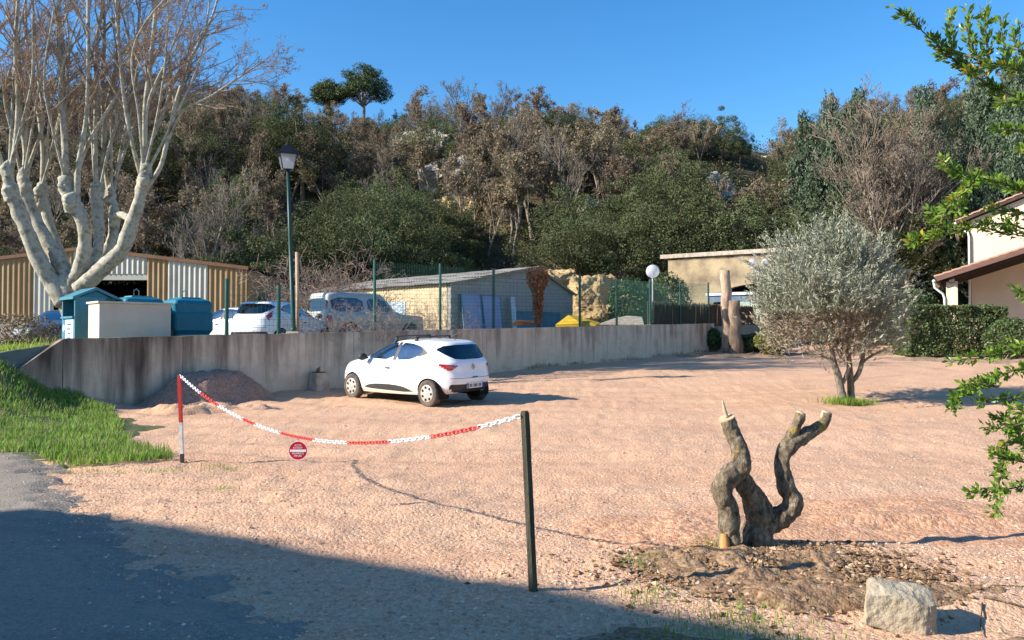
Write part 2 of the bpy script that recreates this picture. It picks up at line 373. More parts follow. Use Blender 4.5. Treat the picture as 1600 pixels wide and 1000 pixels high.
# ------------------------------------------------------------------ retaining wall
def wall_mat():
    m, n, l, p = nt('stained_concrete'); tc = n.new('ShaderNodeTexCoord').outputs['Object']
    sx = n.new('ShaderNodeSeparateXYZ'); l.new(tc, sx.inputs[0])
    base = ramp(n, l, noise(n, l, tc, 1.1, 7, .65), [(.3, (.56, .43, .315)), (.5, (.66, .53, .40)), (.7, (.46, .345, .25))])
    st = n.new('ShaderNodeMapping'); l.new(tc, st.inputs[0]); st.inputs['Scale'].default_value = (2.3, 1, .22)
    s1 = noise(n, l, st.outputs[0], 1.0, 5, .6)
    st2 = n.new('ShaderNodeMapping'); l.new(tc, st2.inputs[0]); st2.inputs['Scale'].default_value = (5.0, 1, .45)
    s2 = noise(n, l, st2.outputs[0], 1.0, 5, .6)
    up = maprange(n, l, sx.outputs[2], .1, 1.7, 0, 1)
    lft = maprange(n, l, sx.outputs[0], -1.0, 9.0, .24, 0)
    k = math_(n, l, 'ADD', math_(n, l, 'ADD', math_(n, l, 'MULTIPLY', s1, .7), math_(n, l, 'MULTIPLY', s2, .35)), math_(n, l, 'ADD', math_(n, l, 'MULTIPLY', up, .22), lft))
    c = mix(n, l, maprange(n, l, k, .71, .98), base, (.085, .066, .052))
    c = mix(n, l, maprange(n, l, math_(n, l, 'ADD', s2, math_(n, l, 'MULTIPLY', up, .2)), .60, .9, 0, .5), c, (.26, .19, .135))
    lo = maprange(n, l, math_(n, l, 'ADD', sx.outputs[2], math_(n, l, 'MULTIPLY', s1, .3)), .12, .42, .7, 0)
    c = mix(n, l, lo, c, (.36, .24, .16))
    l.new(c, p.inputs['Base Color']); p.inputs['Roughness'].default_value = .92; p.inputs['Specular IOR Level'].default_value = .2
    l.new(bumpn(n, l, noise(n, l, tc, 14, 8, .7), .5, .02), p.inputs['Normal']); return m
mat_wall = wall_mat()
ANG = math.atan2(WD[1], WD[0])
wl_ = thing('retaining_wall', 'long stained concrete retaining wall behind the white hatchback', 'wall', (W0[0], W0[1], 0), ANG)
cuts = [-1.95, -.85, 1.62, 6.2, 10.9, 15.6, 20.2, 24.4]
for i in range(len(cuts) - 1):
    a, b = cuts[i] + .006, cuts[i + 1] - .006; nx = max(2, int((b - a) / .25) + 1); q = np.linspace(a, b, nx)
    top = walltop(q) + .008 * vnoise(q * 2, 0, 0, 5)
    if i == 0: top = np.interp(q, [-1.95, -.85], [.66, 1.49])
    if i == 1: top = np.where(q < -.8, 1.49, top)
    mb = MB(); nz = 9
    V = np.zeros((nz, nx, 3)); zz = np.linspace(0, 1, nz)
    bot = np.array([zg(*(W0 + WD * t - WN * .2)) for t in q]) - .3
    def face(y):
        V[..., 0] = q[None, :]; V[..., 2] = bot[None, :] + (top - bot)[None, :] * zz[:, None]
        V[..., 1] = y + .006 * fbm(V[..., 0] * 2.2, V[..., 2] * 2.2, 0, 77, 3); return V.copy()
    F = face(-.15); B = face(.17)
    mb.grid(F); mb.grid(B[:, ::-1]); mb.grid(np.stack([F[-1], B[-1]])); mb.grid(np.stack([F[:, 0], B[:, 0]])[::-1]); mb.grid(np.stack([F[:, -1], B[:, -1]]))
    mb.build('panel', mat_wall, wl_, smooth=False)
# low wall continuing behind the cut trunk, set back in shade
lw = thing('low_wall', 'short shaded concrete wall behind the two cut trunks', 'wall', (*(W0 + WD * 24.5 + WN * .9), 0), ANG)
MB().box((5, 0, 1.2), (10, .3, 1.9)).build('panel', mat_wall, lw)
# ------------------------------------------------------------------ vehicles
def paint(name, c, dust=(.55, .40, .28)):
    m, n, l, p = nt(name); tc = n.new('ShaderNodeTexCoord').outputs['Object']
    sx = n.new('ShaderNodeSeparateXYZ'); l.new(tc, sx.inputs[0])
    k = math_(n, l, 'ADD', maprange(n, l, sx.outputs[2], .22, .48, .75, 0), math_(n, l, 'MULTIPLY', noise(n, l, tc, 5, 5), .25))
    l.new(mix(n, l, maprange(n, l, k, .2, 1.0, 0, .8), c, dust), p.inputs['Base Color'])
    p.inputs['Roughness'].default_value = .3; p.inputs['Coat Weight'].default_value = .6; p.inputs['Coat Roughness'].default_value = .06
    return m
mat_white = paint('white_car_paint', (.80, .81, .83)); mat_beige = paint('dull_beige_paint', (.40, .37, .32))
mat_plastic = M('black_trim', (.035, .037, .042), (.05, .05, .055), 8, .55)
mat_rubber = M('tyre_rubber', (.05, .046, .042), (.13, .10, .08), 6, .85)
mat_cap = M('silver_hubcap', (.47, .45, .42), (.36, .32, .28), 6, .4, spec=.5)
mat_dark = M('shade_black', (.008, .008, .008), (.012, .012, .012), 3, .9)  # near-black; paints the shade of holes, wheel arches and open interiors
mat_seat = M('seat_fabric', (.07, .075, .085), (.04, .04, .045), 10, .9)
mat_plate = M('plate_white', (.75, .74, .68), (.65, .64, .6), 6, .5); mat_blue = M('plate_blue', (.03, .10, .45), (.03, .09, .4), 6, .5)
mat_chrome = M('chrome', (.6, .6, .62), (.5, .5, .52), 4, .15, metallic=1)
def glassm(name, tint, tr):
    m, n, l, p = nt(name); n.remove(p)
    g = n.new('ShaderNodeBsdfGlossy'); g.inputs['Roughness'].default_value = .02; g.inputs['Color'].default_value = (.95, .97, 1, 1)
    t = n.new('ShaderNodeBsdfTransparent'); t.inputs[0].default_value = (*tint, 1)
    f = n.new('ShaderNodeFresnel'); f.inputs[0].default_value = 1.55
    s = n.new('ShaderNodeMixShader'); l.new(maprange(n, l, f.outputs[0], 0, 1, tr, 1), s.inputs[0]); l.new(t.outputs[0], s.inputs[1]); l.new(g.outputs[0], s.inputs[2])
    l.new(s.outputs[0], n['Material Output'].inputs[0]); return m
mat_glass = glassm('car_glass', (.50, .62, .66), .26); mat_glassd = glassm('tinted_glass', (.16, .18, .18), .06)
def redm():
    m, n, l, p = nt('red_lens'); v = coords(n, l, 'Object', (3, 14, 30))
    l.new(ramp(n, l, noise(n, l, v, 1.0, 2), [(.4, (.30, .01, .02)), (.6, (.55, .05, .06))]), p.inputs['Base Color'])
    p.inputs['Roughness'].default_value = .08; p.inputs['Coat Weight'].default_value = 1; return m
mat_red_lens = redm()
def inpoly(x, z, poly):
    r = False; j = len(poly) - 1
    for i in range(len(poly)):
        xi, zi = poly[i]; xj, zj = poly[j]
        if (zi > z) != (zj > z) and x < (xj - xi) * (z - zi) / (zj - zi) + xi: r = not r
        j = i
    return r
def circ(cx, cz, r, n=28): return [(cx + r * math.cos(2 * math.pi * k / n), cz + r * math.sin(2 * math.pi * k / n)) for k in range(n)]
def roundpoly(P, it=2):
    for _ in range(it):
        Q = []
        for i in range(len(P)):
            a, b = P[i], P[(i + 1) % len(P)]
            Q += [(a[0] * .8 + b[0] * .2, a[1] * .8 + b[1] * .2), (a[0] * .2 + b[0] * .8, a[1] * .2 + b[1] * .8)]
        P = Q
    return P
def shell(rows, nv=52, nu=150):
    A = np.array(rows, float); k = np.arange(len(A)); q = np.linspace(0, len(A) - 1, nv)
    B = cr_idx(A, q); V = np.zeros((nv, nu, 3))
    a = np.linspace(0, 2 * math.pi, 4000)
    for i, (xf, zf, xr, zr, w, zs, nf, nr) in enumerate(B):
        cx, hl = (xf + xr) / 2, (xf - xr) / 2
        n = np.where(np.cos(a) >= 0, nf, nr)
        x = hl * np.sign(np.cos(a)) * np.abs(np.cos(a)) ** (2 / n); y = max(w, 1e-4) * np.sign(np.sin(a)) * np.abs(np.sin(a)) ** (2 / n)
        d = np.r_[0, np.cumsum(np.hypot(np.diff(x), np.diff(y)))]; u = np.linspace(0, d[-1], nu, endpoint=False)
        x = np.interp(u, d, x); y = np.interp(u, d, y)
        f = (x + hl) / (2 * hl); z = zr + (zf - zr) * f + (zs - (zf + zr) / 2) * (4 * f * (1 - f)) ** .6
        V[i, :, 0], V[i, :, 1], V[i, :, 2] = x + cx, y, z
    return V
def cr_idx(A, q):
    i = np.clip(q.astype(int), 0, len(A) - 2); t = (q - i)[:, None]
    m = np.gradient(A, axis=0)
    # limit overshoot
    return (2 * t**3 - 3 * t**2 + 1) * A[i] + (t**3 - 2 * t**2 + t) * m[i] + (-2 * t**3 + 3 * t**2) * A[i + 1] + (t**3 - t**2) * m[i + 1]
def carve(rows, regions, nv=52, nu=150):
    """regions: list of (key, view 'side'/'rear'/'front', polygon, test(centre, normal))"""
    mb = MB(); mb.grid(shell(rows, nv, nu), True); me = mb.mesh('shell')
    bm = bmesh.new(); bm.from_mesh(me); bmesh.ops.recalc_face_normals(bm, faces=bm.faces[:])
    for key, view, poly, test in regions:
        for i in range(len(poly)):
            a, b = poly[i], poly[(i + 1) % len(poly)]
            e = (b[0] - a[0], b[1] - a[1]); ln = math.hypot(*e)
            if ln < 1e-5: continue
            if view == 'side': co = (a[0], 0, a[1]); no = (-e[1] / ln, 0, e[0] / ln); ax = 0
            else: co = (0, a[0], a[1]); no = (0, -e[1] / ln, e[0] / ln); ax = 1
            lo = (min(a[0], b[0]) - .004, min(a[1], b[1]) - .004); hi = (max(a[0], b[0]) + .004, max(a[1], b[1]) + .004)
            fs = []
            for f in bm.faces:
                c = f.calc_center_median()
                if abs(c[ax] - (lo[0] + hi[0]) / 2) > (hi[0] - lo[0]) / 2 + .12 or abs(c.z - (lo[1] + hi[1]) / 2) > (hi[1] - lo[1]) / 2 + .12: continue
                if not test(c, f.normal): continue
                us = [v.co[ax] for v in f.verts]; zs = [v.co.z for v in f.verts]
                if max(us) < lo[0] or min(us) > hi[0] or max(zs) < lo[1] or min(zs) > hi[1]: continue
                fs.append(f)
            if fs:
                gm = set(fs)
                for f in fs: gm.update(f.edges); gm.update(f.verts)
                bmesh.ops.bisect_plane(bm, geom=list(gm), dist=1e-5, plane_co=co, plane_no=no)
    bm.normal_update(); out = {}
    for f in bm.faces:
        c = f.calc_center_median(); key = 'body'
        for k, view, poly, test in regions:
            if not test(c, f.normal): continue
            u = c.x if view == 'side' else c.y
            if inpoly(u, c.z, poly): key = k; break
        out.setdefault(key, []).append(f)
    res = {}
    for k, fs in out.items():
        vi = {}; V = []; F = []
        for f in fs:
            r = []
            for v in f.verts:
                if v.index not in vi: vi[v.index] = len(V); V.append((v.co.copy(), v.normal.copy()))
                r.append(vi[v.index])
            F.append(r)
        res[k] = (V, F)
    bm.free(); return res
def islands(V, F):
    par = list(range(len(V)))
    def find(a):
        while par[a] != a: par[a] = par[par[a]]; a = par[a]
        return a
    for f in F:
        r = find(f[0])
        for v in f[1:]: par[find(v)] = r
    out = {}
    for f in F: out.setdefault(find(f[0]), []).append(f)
    res = []
    for fs in out.values():
        vi = {}; VV = []
        for f in fs:
            for v in f:
                if v not in vi: vi[v] = len(VV); VV.append(V[v])
        res.append((VV, [[vi[v] for v in f] for f in fs]))
    return res
def piece(res, key, name, mat, parent, off=0.0, split=True):
    if key not in res: return None
    if split and key not in ('body', 'bump'):
        o = None
        for k, (V, F) in enumerate(islands(*res[key])):
            if len(F) > 1: o = piece({'q': (V, F)}, 'q', name, mat, parent, off, False)
        return o
    V, F = res[key]
    me = bpy.data.meshes.new(name); me.from_pydata([tuple(v + nrm * off) for v, nrm in V], [], F); me.update()
    me.polygons.foreach_set('use_smooth', np.ones(len(me.polygons), bool))
    return obj(name, me, mat, parent)
def wheel_meshes(r=.30, w=.19, holes=7):
    t = MB().lathe([(r * .62, -w / 2 + .01), (r * .9, -w / 2), (r * .985, -w / 2 + .025), (r, -w / 4), (r, w / 4), (r * .985, w / 2 - .025), (r * .9, w / 2), (r * .66, w / 2 - .008), (r * .64, w / 2 - .03)], 40).mesh('wheel', True)
    c = MB().lathe([(0, w / 2 + .008), (r * .12, w / 2 + .008), (r * .2, w / 2 - .004), (r * .55, w / 2 + .004), (r * .66, w / 2 - .004), (r * .66, w / 2 - .03)], 40).mesh('hubcap', True)
    h = MB()
    for k in range(holes):
        a = 2 * math.pi * (k + .5) / holes; cx, cy = r * .46 * math.cos(a), r * .46 * math.sin(a)
        Mx = Matrix.Translation((cx, cy, w / 2 - .012)) @ Matrix.Rotation(a, 4, 'Z')
        h.lathe([(0, .019), (r * .105, .019), (r * .105, 0)], 8, Mx)
    return t, c, h.mesh('vent')
def wheels(car, places, r=.30, w=.19, holes=7):
    t, c, h = wheel_meshes(r, w, holes)
    for x, y in places:
        o = obj('wheel', t, mat_rubber, car); o.location = (x, y, r - .01); o.rotation_euler = (-math.pi / 2 if y > 0 else math.pi / 2, 0, 0)
        obj('hubcap', c, mat_cap, o); v_ = obj('vent', h, mat_dark, o); v_['kind'] = 'stuff'
def arch(car, xs, r, yo, w=.30):
    for x in xs:
        for sgn in (1, -1):
            a = np.linspace(-.35, math.pi + .35, 26); V = np.zeros((3, 26, 3))
            for k, yy in enumerate((yo, yo - w * .5, yo - w)):
                V[k, :, 0] = x + (r + .006) * np.cos(a); V[k, :, 2] = .29 + (r + .006) * np.sin(a); V[k, :, 1] = sgn * yy
            m = MB().grid(V); m.add([(x + r * math.cos(q), sgn * (yo - w), .29 + r * math.sin(q)) for q in a], n=[list(range(26))])
            m.build('wheel_arch', mat_dark, car)
def seats(car, pl):
    for x, y, w in pl:
        m = MB(); m.box((x, y, .48), (.5, w, .16)); m.box((x - .28, y, .78), (.14, w, .58), Matrix.Rotation(-.2, 4, 'Y')); m.box((x - .36, y, 1.12), (.09, w * .5, .18))
        m.build('seat', mat_seat, car)
HATCH = [  # xf zf xr zr w zside nf nr
    (1.86, .22, -1.86, .30, .79, .205, 3.2, 4.5), (1.99, .33, -1.985, .40, .835, .33, 3.2, 4.2), (2.03, .50, -2.03, .54, .86, .50, 3.0, 4.0),
    (2.00, .64, -2.03, .64, .868, .64, 2.9, 4.0), (1.94, .74, -1.99, .76, .868, .77, 2.8, 4.2), (1.80, .83, -1.97, .88, .862, .88, 2.8, 4.4),
    (1.48, .915, -1.945, .965, .838, .955, 2.9, 4.4), (1.10, .985, -1.90, 1.03, .80, 1.02, 3.2, 4.2), (.80, 1.11, -1.83, 1.15, .745, 1.14, 3.4, 4.0),
    (.45, 1.255, -1.75, 1.28, .68, 1.275, 3.6, 4.0), (.16, 1.355, -1.66, 1.375, .605, 1.375, 3.8, 4.0), (-.06, 1.405, -1.56, 1.412, .49, 1.425, 3.8, 4.0),
    (-.30, 1.432, -1.35, 1.43, .27, 1.448, 3.0, 3.0), (-.55, 1.445, -1.10, 1.44, .002, 1.45, 2, 2)]
FA, RA = 1.20, -1.385
def hatch(label, loc, rz, group=None, plate=True, bars=True, lights='low', res_cache={}):
    car = thing('parked_car', label, 'car', loc, rz, group)
    sd = lambda c, n: abs(n.y) > .35 and abs(c.y) > .4
    lf = lambda c, n: abs(c.y) > .55
    rr = lambda c, n: n.x < -.25 and c.x < -1.3
    rb = lambda c, n: c.x < -1.86
    sw = lambda y0: [(y0[0] - .005, y0[1]), (y0[0] + .005, y0[1]), (y0[2] + .005, y0[3]), (y0[2] - .005, y0[3])]
    if lights == 'low': tl = [(-2.2, .78), (-2.2, .95), (-1.95, .965), (-1.60, .955), (-1.66, .91), (-1.80, .815)]; rl = [(.44, .905), (.60, .80), (.80, .80), (.95, .80), (.95, 1.0), (.8, .955)]
    else: tl = [(-2.2, .80), (-2.2, 1.16), (-1.80, 1.17), (-1.62, 1.12), (-1.72, .98), (-1.86, .80)]; rl = [(.56, .98), (.66, .80), (.95, .80), (.95, 1.2), (.72, 1.2)]
    fl = lambda c, n: c.x < -1.55 and (n.x > -.97 or abs(c.y) > .42)
    regs = [('arch', 'side', circ(FA, .29, .335), lf), ('arch', 'side', circ(RA, .29, .335), lf),
        ('win', 'side', roundpoly([(.92, .985), (.36, 1.265), (.04, 1.352), (-.27, 1.372), (-.245, .985)], 1), sd),
        ('win', 'side', roundpoly([(-.375, 1.372), (-.70, 1.36), (-.98, 1.315), (-1.13, 1.21), (-1.02, 1.09), (-.80, 1.01), (-.345, .985)], 1), sd),
        ('blk', 'side', [(-.262, 1.375), (-.385, 1.375), (-.352, .98), (-.238, .98)], sd),
        ('blk', 'side', roundpoly([(-.94, 1.325), (-1.10, 1.28), (-1.31, 1.16), (-1.12, 1.09), (-1.0, 1.08), (-1.10, 1.21)], 1), sd),
        ('blk', 'side', roundpoly([(.80, .285), (.62, .37), (.30, .415), (-.30, .425), (-.66, .39), (-.98, .275)], 1), lf),
        ('blk', 'side', sw((.93, .42, .95, .95)), lf), ('blk', 'side', sw((-.31, .43, -.29, .96)), lf), ('blk', 'side', sw((-.86, .43, -1.08, .82)), lf),
        ('rwin', 'rear', roundpoly([(-.50, 1.345), (.50, 1.345), (.66, 1.25), (.58, 1.12), (.42, 1.03), (-.42, 1.03), (-.58, 1.12), (-.66, 1.25)], 1), rr),
        ('blk', 'rear', [(-.60, .50), (.60, .50), (.72, .36), (.86, .30), (.86, .1), (-.86, .1), (-.86, .30), (-.72, .36)], rb),
        ('blk', 'rear', [(-.62, .625), (.62, .625), (.62, .635), (-.62, .635)], rb),
        ('wind', 'rear', roundpoly([(-.66, 1.03), (.66, 1.03), (.52, 1.37), (-.52, 1.37)], 1), lambda c, n: n.x > .25 and c.x > 0 and c.z > .98)]
    # tail lights: inside both a side and a rear outline
    for sg in (1, -1):
        P = [(sg * a, b) for a, b in rl]
        regs.append(('tl%d' % sg, 'rear', P, lambda c, n, sg=sg: c.x < -1.5 and c.y * sg > 0 and inpoly(c.x, c.z, tl)))
    regs.append(('cut', 'side', tl, lambda c, n: False))
    key = lights
    if key not in res_cache:
        # cut along the side outline of the lights first
        res_cache[key] = carve(HATCH, [('none', 'side', tl, lambda c, n: c.x < -1.45 and abs(c.y) > .5)] [:0] + regs)
    res = res_cache[key]
    piece(res, 'body', 'body', mat_white, car)
    piece(res, 'win', 'side_window', mat_glass, car, -.004); piece(res, 'rwin', 'rear_window', mat_glassd, car, -.003); piece(res, 'wind', 'windscreen', mat_glass, car, -.004)
    piece(res, 'blk', 'black_trim', mat_plastic, car, -.006)
    for sg in (1, -1): piece(res, 'tl%d' % sg, 'tail_light', mat_red_lens, car, .006)
    arch(car, (FA, RA), .335, .80)
    wheels(car, [(FA, .76), (FA, -.76), (RA, .76), (RA, -.76)])
    seats(car, [(.05, .36, .48), (.05, -.36, .48), (-.95, 0, 1.2)])
    m = MB(); m.box((-.05, 0, .33), (3.0, 1.35, .12)); m.box((-1.45, 0, .62), (.5, 1.2, .6)); m.box((1.02, 0, .75), (.35, 1.3, .4)); m.build('cabin_floor', mat_seat, car)
    for sg in (1, -1):
        m = MB(); m.lathe([(0, -.07), (.075, -.06), (.10, 0), (.09, .05), (.0, .06)], 14, Matrix.Translation((.66, sg * .945, 1.02)) @ Matrix.Rotation(math.pi / 2, 4, 'Y') @ Matrix.Diagonal((.85, 1.15, 1, 1)))
        m.bar((.66, sg * .80, .985), (.66, sg * .90, 1.0), .05, .04); m.build('mirror', mat_plastic, car, True)
        m = MB(); m.tube([(-.09, sg * .874, .80), (-.06, sg * .893, .803), (-.16, sg * .893, .803), (-.19, sg * .874, .80)][::1], .014, 6); m.build('door_handle', mat_plastic, car, True)
    if bars:
        for x in (-.05, -.72):
            bar = MB(); bar.tube([(x, -.56, 1.50), (x, .56, 1.50)], .016, 8)
            for sg in (1, -1):
                bar.bar((x, sg * .53, 1.36 if x > -.3 else 1.37), (x, sg * .515, 1.50), .07, .05); bar.bar((x, sg * .60, 1.345), (x, sg * .535, 1.41), .05, .012)
            bar.build('roof_bar', mat_plastic, car, True)
        MB().tube([(-1.40, 0, 1.43), (-1.52, 0, 1.50)], [.008, .004], 6).build('aerial', mat_plastic, car)
    if plate:
        pl = MB().box((-2.037, 0, .46), (.014, .52, .115)).build('number_plate', mat_plate, car)
        m = MB(); m.box((-2.046, .238, .46), (.004, .042, .11)); m.box((-2.046, -.238, .46), (.004, .042, .11)); m.build('blue_band', mat_blue, pl)
        m = MB()
        for k, y in enumerate((.17, .12, .045, .0, -.045, -.12, -.17)): m.box((-2.046, y, .46), (.004, .028, .07)); 
        m.build('characters', mat_plastic, pl)
        bd = MB(); q = [(0, .075), (.055, 0), (0, -.075), (-.055, 0)]
        V = [(-1.992, a, .86 + b) for a, b in q] + [(-1.992, a * .45, .86 + b * .45) for a, b in q] + [(-1.965, a, .86 + b) for a, b in q]
        bd.add(V, [[0, 1, 5, 4], [1, 2, 6, 5], [2, 3, 7, 6], [3, 0, 4, 7], [0, 8, 9, 1], [1, 9, 10, 2], [2, 10, 11, 3], [3, 11, 8, 0]]); bd.build('diamond_badge', mat_chrome, car)
        MB().box((-2.035, 0, .64), (.02, .16, .025)).build('tailgate_handle', mat_plastic, car)
    return car
hd = math.atan2(18.95 - 17.3, -3.77 + 1.80)
ux, uy = math.cos(hd), math.sin(hd); rx_, ry_ = -uy * -1, -ux  # right-hand side of the car
# rear left wheel sits at (-1.80, 17.3)
cxw = -1.80 - RA * ux + .76 * uy * 1.0; cyw = 17.3 - RA * uy - .76 * ux
main_car = hatch('white five-door hatchback with black roof bars parked on the gravel', (cxw, cyw, 0), hd)
def settle(car, pts, zf):
    q = [(car.matrix_basis @ Vector((x, y, 0))) for x, y in pts]
    zs = [zf(p.x, p.y) for p in q]
    car.location.z = sum(zs) / 4 - .005
    pitch = ((zs[0] + zs[1]) - (zs[2] + zs[3])) / 2 / (FA - RA); roll = ((zs[0] + zs[2]) - (zs[1] + zs[3])) / 2 / 1.52
    car.rotation_euler = (roll, -pitch, car.rotation_euler.z)
WP = [(FA, .76), (FA, -.76), (RA, .76), (RA, -.76)]
settle(main_car, WP, lambda x, y: float(ground(x, y)))
# ------------------------------------------------------------------ posts, chain, sign
mat_redp = M('red_post_paint', (.55, .03, .03), (.40, .05, .04), 14, .5); mat_whp = M('white_post_paint', (.75, .75, .74), (.5, .48, .45), 12, .55)
mat_wood = M('weathered_post_wood', (.055, .055, .038), (.10, .09, .06), 3, .9, .7, 30, stretch=(8, 8, 1))
mat_redc = M('red_chain_plastic', (.72, .06, .05), (.62, .05, .05), 4, .4); mat_whc = M('white_chain_plastic', (.82, .83, .86), (.75, .76, .8), 4, .4)
pb = Vector(pix_ground(284, 726)); pb.z = zg(pb.x, pb.y); ptop = at(279, 584, pb.y + .02)
lp = thing('barrier_post', 'thin metal angle post painted red above white, at grass edge', 'post', pb)
dv = ptop - pb
def angle_post(a, b, name, mat, k=.036):
    m = MB(); m.bar(a, b, k, .005, (0, 1, 0)); m.bar(Vector(a) + Vector((k / 2 - .002, .018, 0)), Vector(b) + Vector((k / 2 - .002, .018, 0)), .005, k, (0, 1, 0)); return m.build(name, mat, lp)
angle_post((0, 0, -.1), dv * .10, 'rusty_foot', mat_plastic); angle_post(dv * .101, dv * .45, 'white_band', mat_whp); angle_post(dv * .451, dv * .985, 'red_band', mat_redp); angle_post(dv * .986, dv * 1.0, 'tip', mat_plastic)
rb_ = Vector(pix_ground(833, 933)); rb_.z = zg(rb_.x, rb_.y); rtop = at(820, 642, rb_.y + .02); dr = rtop - rb_
wp = thing('barrier_post', 'dark weathered wooden post nearest the camera, holding the chain', 'post', rb_)
bm_ = MB(); P = [dr * k for k in np.linspace(-.12, .985, 14)]
for i in range(13): pass
bm_.tube(P + [dr * 1.0], [.0305 + .0015 * vnoise(k * 9., 0, 0, 4) for k in np.linspace(0, 1, 14)] + [.022], 6, True, .04, 3); bm_.build('post', mat_wood, wp)
MB().tube([dr * .97 + Vector((-.02, -.02, 0)), dr * .97 + Vector((-.045, -.02, .004))], .004, 6).build('hook', mat_plastic, wp)
A = ptop + Vector((.02, 0, -.02)); B = rtop + Vector((-.03, -.02, -.03))
# find the sag so the lowest pixel of the chain falls near y = 692
def cat(t, sag): 
    p = A.lerp(B, t); p.z -= sag * 4 * t * (1 - t); return p
sag = .5
for _ in range(30):
    lowest = max(500 - FPX * math.tan(math.atan2(c.z - CAMZ, c.y) - PITCH) for c in (cat(t, sag) for t in np.linspace(0, 1, 60)))
    sag += (692 - lowest) * .001
ch = thing('barrier_chain', 'red and white plastic chain sagging between the two posts', 'chain', A)
pts = [cat(t, sag) for t in np.linspace(0, 1, 400)]
dl = np.r_[0, np.cumsum([(pts[i + 1] - pts[i]).length for i in range(399)])]; pitch_ = .046; nl = int(dl[-1] / pitch_)
def link_mesh(name, mat):
    a = np.linspace(0, 2 * math.pi, 16, endpoint=False)
    P = np.stack([.0155 * np.sign(np.cos(a)) * (np.abs(np.cos(a)) > .01) + .0135 * np.cos(a), .0135 * np.sin(a), 0 * a], -1)
    m = MB(); Q = [tuple(p) for p in P] + [tuple(P[0])]; m.tube(Q, .0045, 5, False); me = m.mesh(name, True); me.materials.append(mat); return me
lr, lw_ = link_mesh('chain_link', mat_redc), link_mesh('chain_link', mat_whc)
segs = [(0, .068, 0), (.068, .15, 1), (.15, .225, 0), (.225, .27, 1), (.27, .355, 0), (.355, .455, 1), (.455, .54, 0), (.54, .66, 1), (.66, .775, 0), (.775, .90, 1), (.90, 1.1, 0)]
segpx = [(279, 313, 0), (313, 343, 1), (343, 380, 0), (380, 400, 1), (400, 440, 0), (440, 490, 1), (490, 543, 0), (543, 607, 1), (607, 672, 0), (672, 750, 1), (750, 840, 0)]
for k in range(nl):
    d = (k + .5) * pitch_; i = min(int(np.searchsorted(dl, d)), 398); p = pts[i - 1].lerp(pts[i], (d - dl[i - 1]) / (dl[i] - dl[i - 1])) if i else pts[0]
    px = 800 + FPX * p.x / p.y; red = next((c for a, b, c in segpx if a <= px < b), 0)
    o = bpy.data.objects.new('chain_link', lr if red else lw_); COL.objects.link(o); o.parent = ch; o.location = p - A
    tg = (pts[min(i + 2, 399)] - pts[max(i - 2, 0)]).normalized(); q = tg.to_track_quat('X', 'Z'); o.rotation_euler = (q @ Matrix.Rotation((.6 if k % 2 else .6 + math.pi / 2), 4, 'X').to_quaternion()).to_euler()
# round sign
cand = min(pts, key=lambda c: abs(800 + FPX * c.x / c.y - 467)); rs = 14.6 / FPX * cand.y
sg_ = thing('no_entry_sign', 'round red no-entry sign with white bar hanging from the chain', 'sign', cand + Vector((0, -.012, -.022)), 0)
cz = -rs - .012
mat_signred = M('sign_red', (.60, .01, .03), (.55, .01, .03), 3, .35); mat_signwh = M('sign_white', (.85, .85, .86), (.8, .8, .82), 3, .4)
RX = Matrix.Translation((0, 0, cz)) @ Matrix.Rotation(math.pi / 2, 4, 'X')
MB().lathe([(0, -.003), (rs, -.003), (rs, .003), (0, .003)], 40, RX).build('disc', mat_signred, sg_)
MB().lathe([(rs * .965, .0032), (rs * .965, .0042), (rs * 1.02, .0042), (rs * 1.02, -.0035)], 40, RX).build('rim', mat_signwh, sg_)
MB().box((0, -.0045, cz), (rs * 1.72, .002, rs * .24)).build('white_bar', mat_signwh, sg_)
MB().tube([(0, 0, .018), (.004, 0, 0), (0, 0, -.016)], .003, 6).build('hanger', mat_chrome, sg_)
def text(s, size, loc, rot, mat, parent, name='lettering', width=None, depth=.001):
    cu = bpy.data.curves.new(name, 'FONT'); cu.body = s; cu.size = size; cu.align_x = 'CENTER'; cu.align_y = 'CENTER'; cu.extrude = depth
    t = bpy.data.objects.new(name, cu); COL.objects.link(t); bpy.context.view_layer.update()
    me = bpy.data.meshes.new_from_object(t.evaluated_get(bpy.context.evaluated_depsgraph_get())); bpy.data.objects.remove(t)
    if width:
        c = np.zeros(len(me.vertices) * 3); me.vertices.foreach_get('co', c); c = c.reshape(-1, 3); c[:, 0] *= width / max(np.ptp(c[:, 0]), 1e-4); me.vertices.foreach_set('co', c.ravel())
    o = obj(name, me, mat, parent); o.location = loc; o.rotation_euler = rot; return o
for s_, zz_, wd in (('ACCÈS', .56, .72), ('INTERDIT', .29, 1.0), ('PROPRIÉTÉ', -.30, 1.22), ('PRIVÉE', -.57, .82)):
    text(s_, rs * .27, (0, -.005, cz + rs * zz_), (math.pi / 2, 0, 0), mat_signwh, sg_, width=rs * wd)
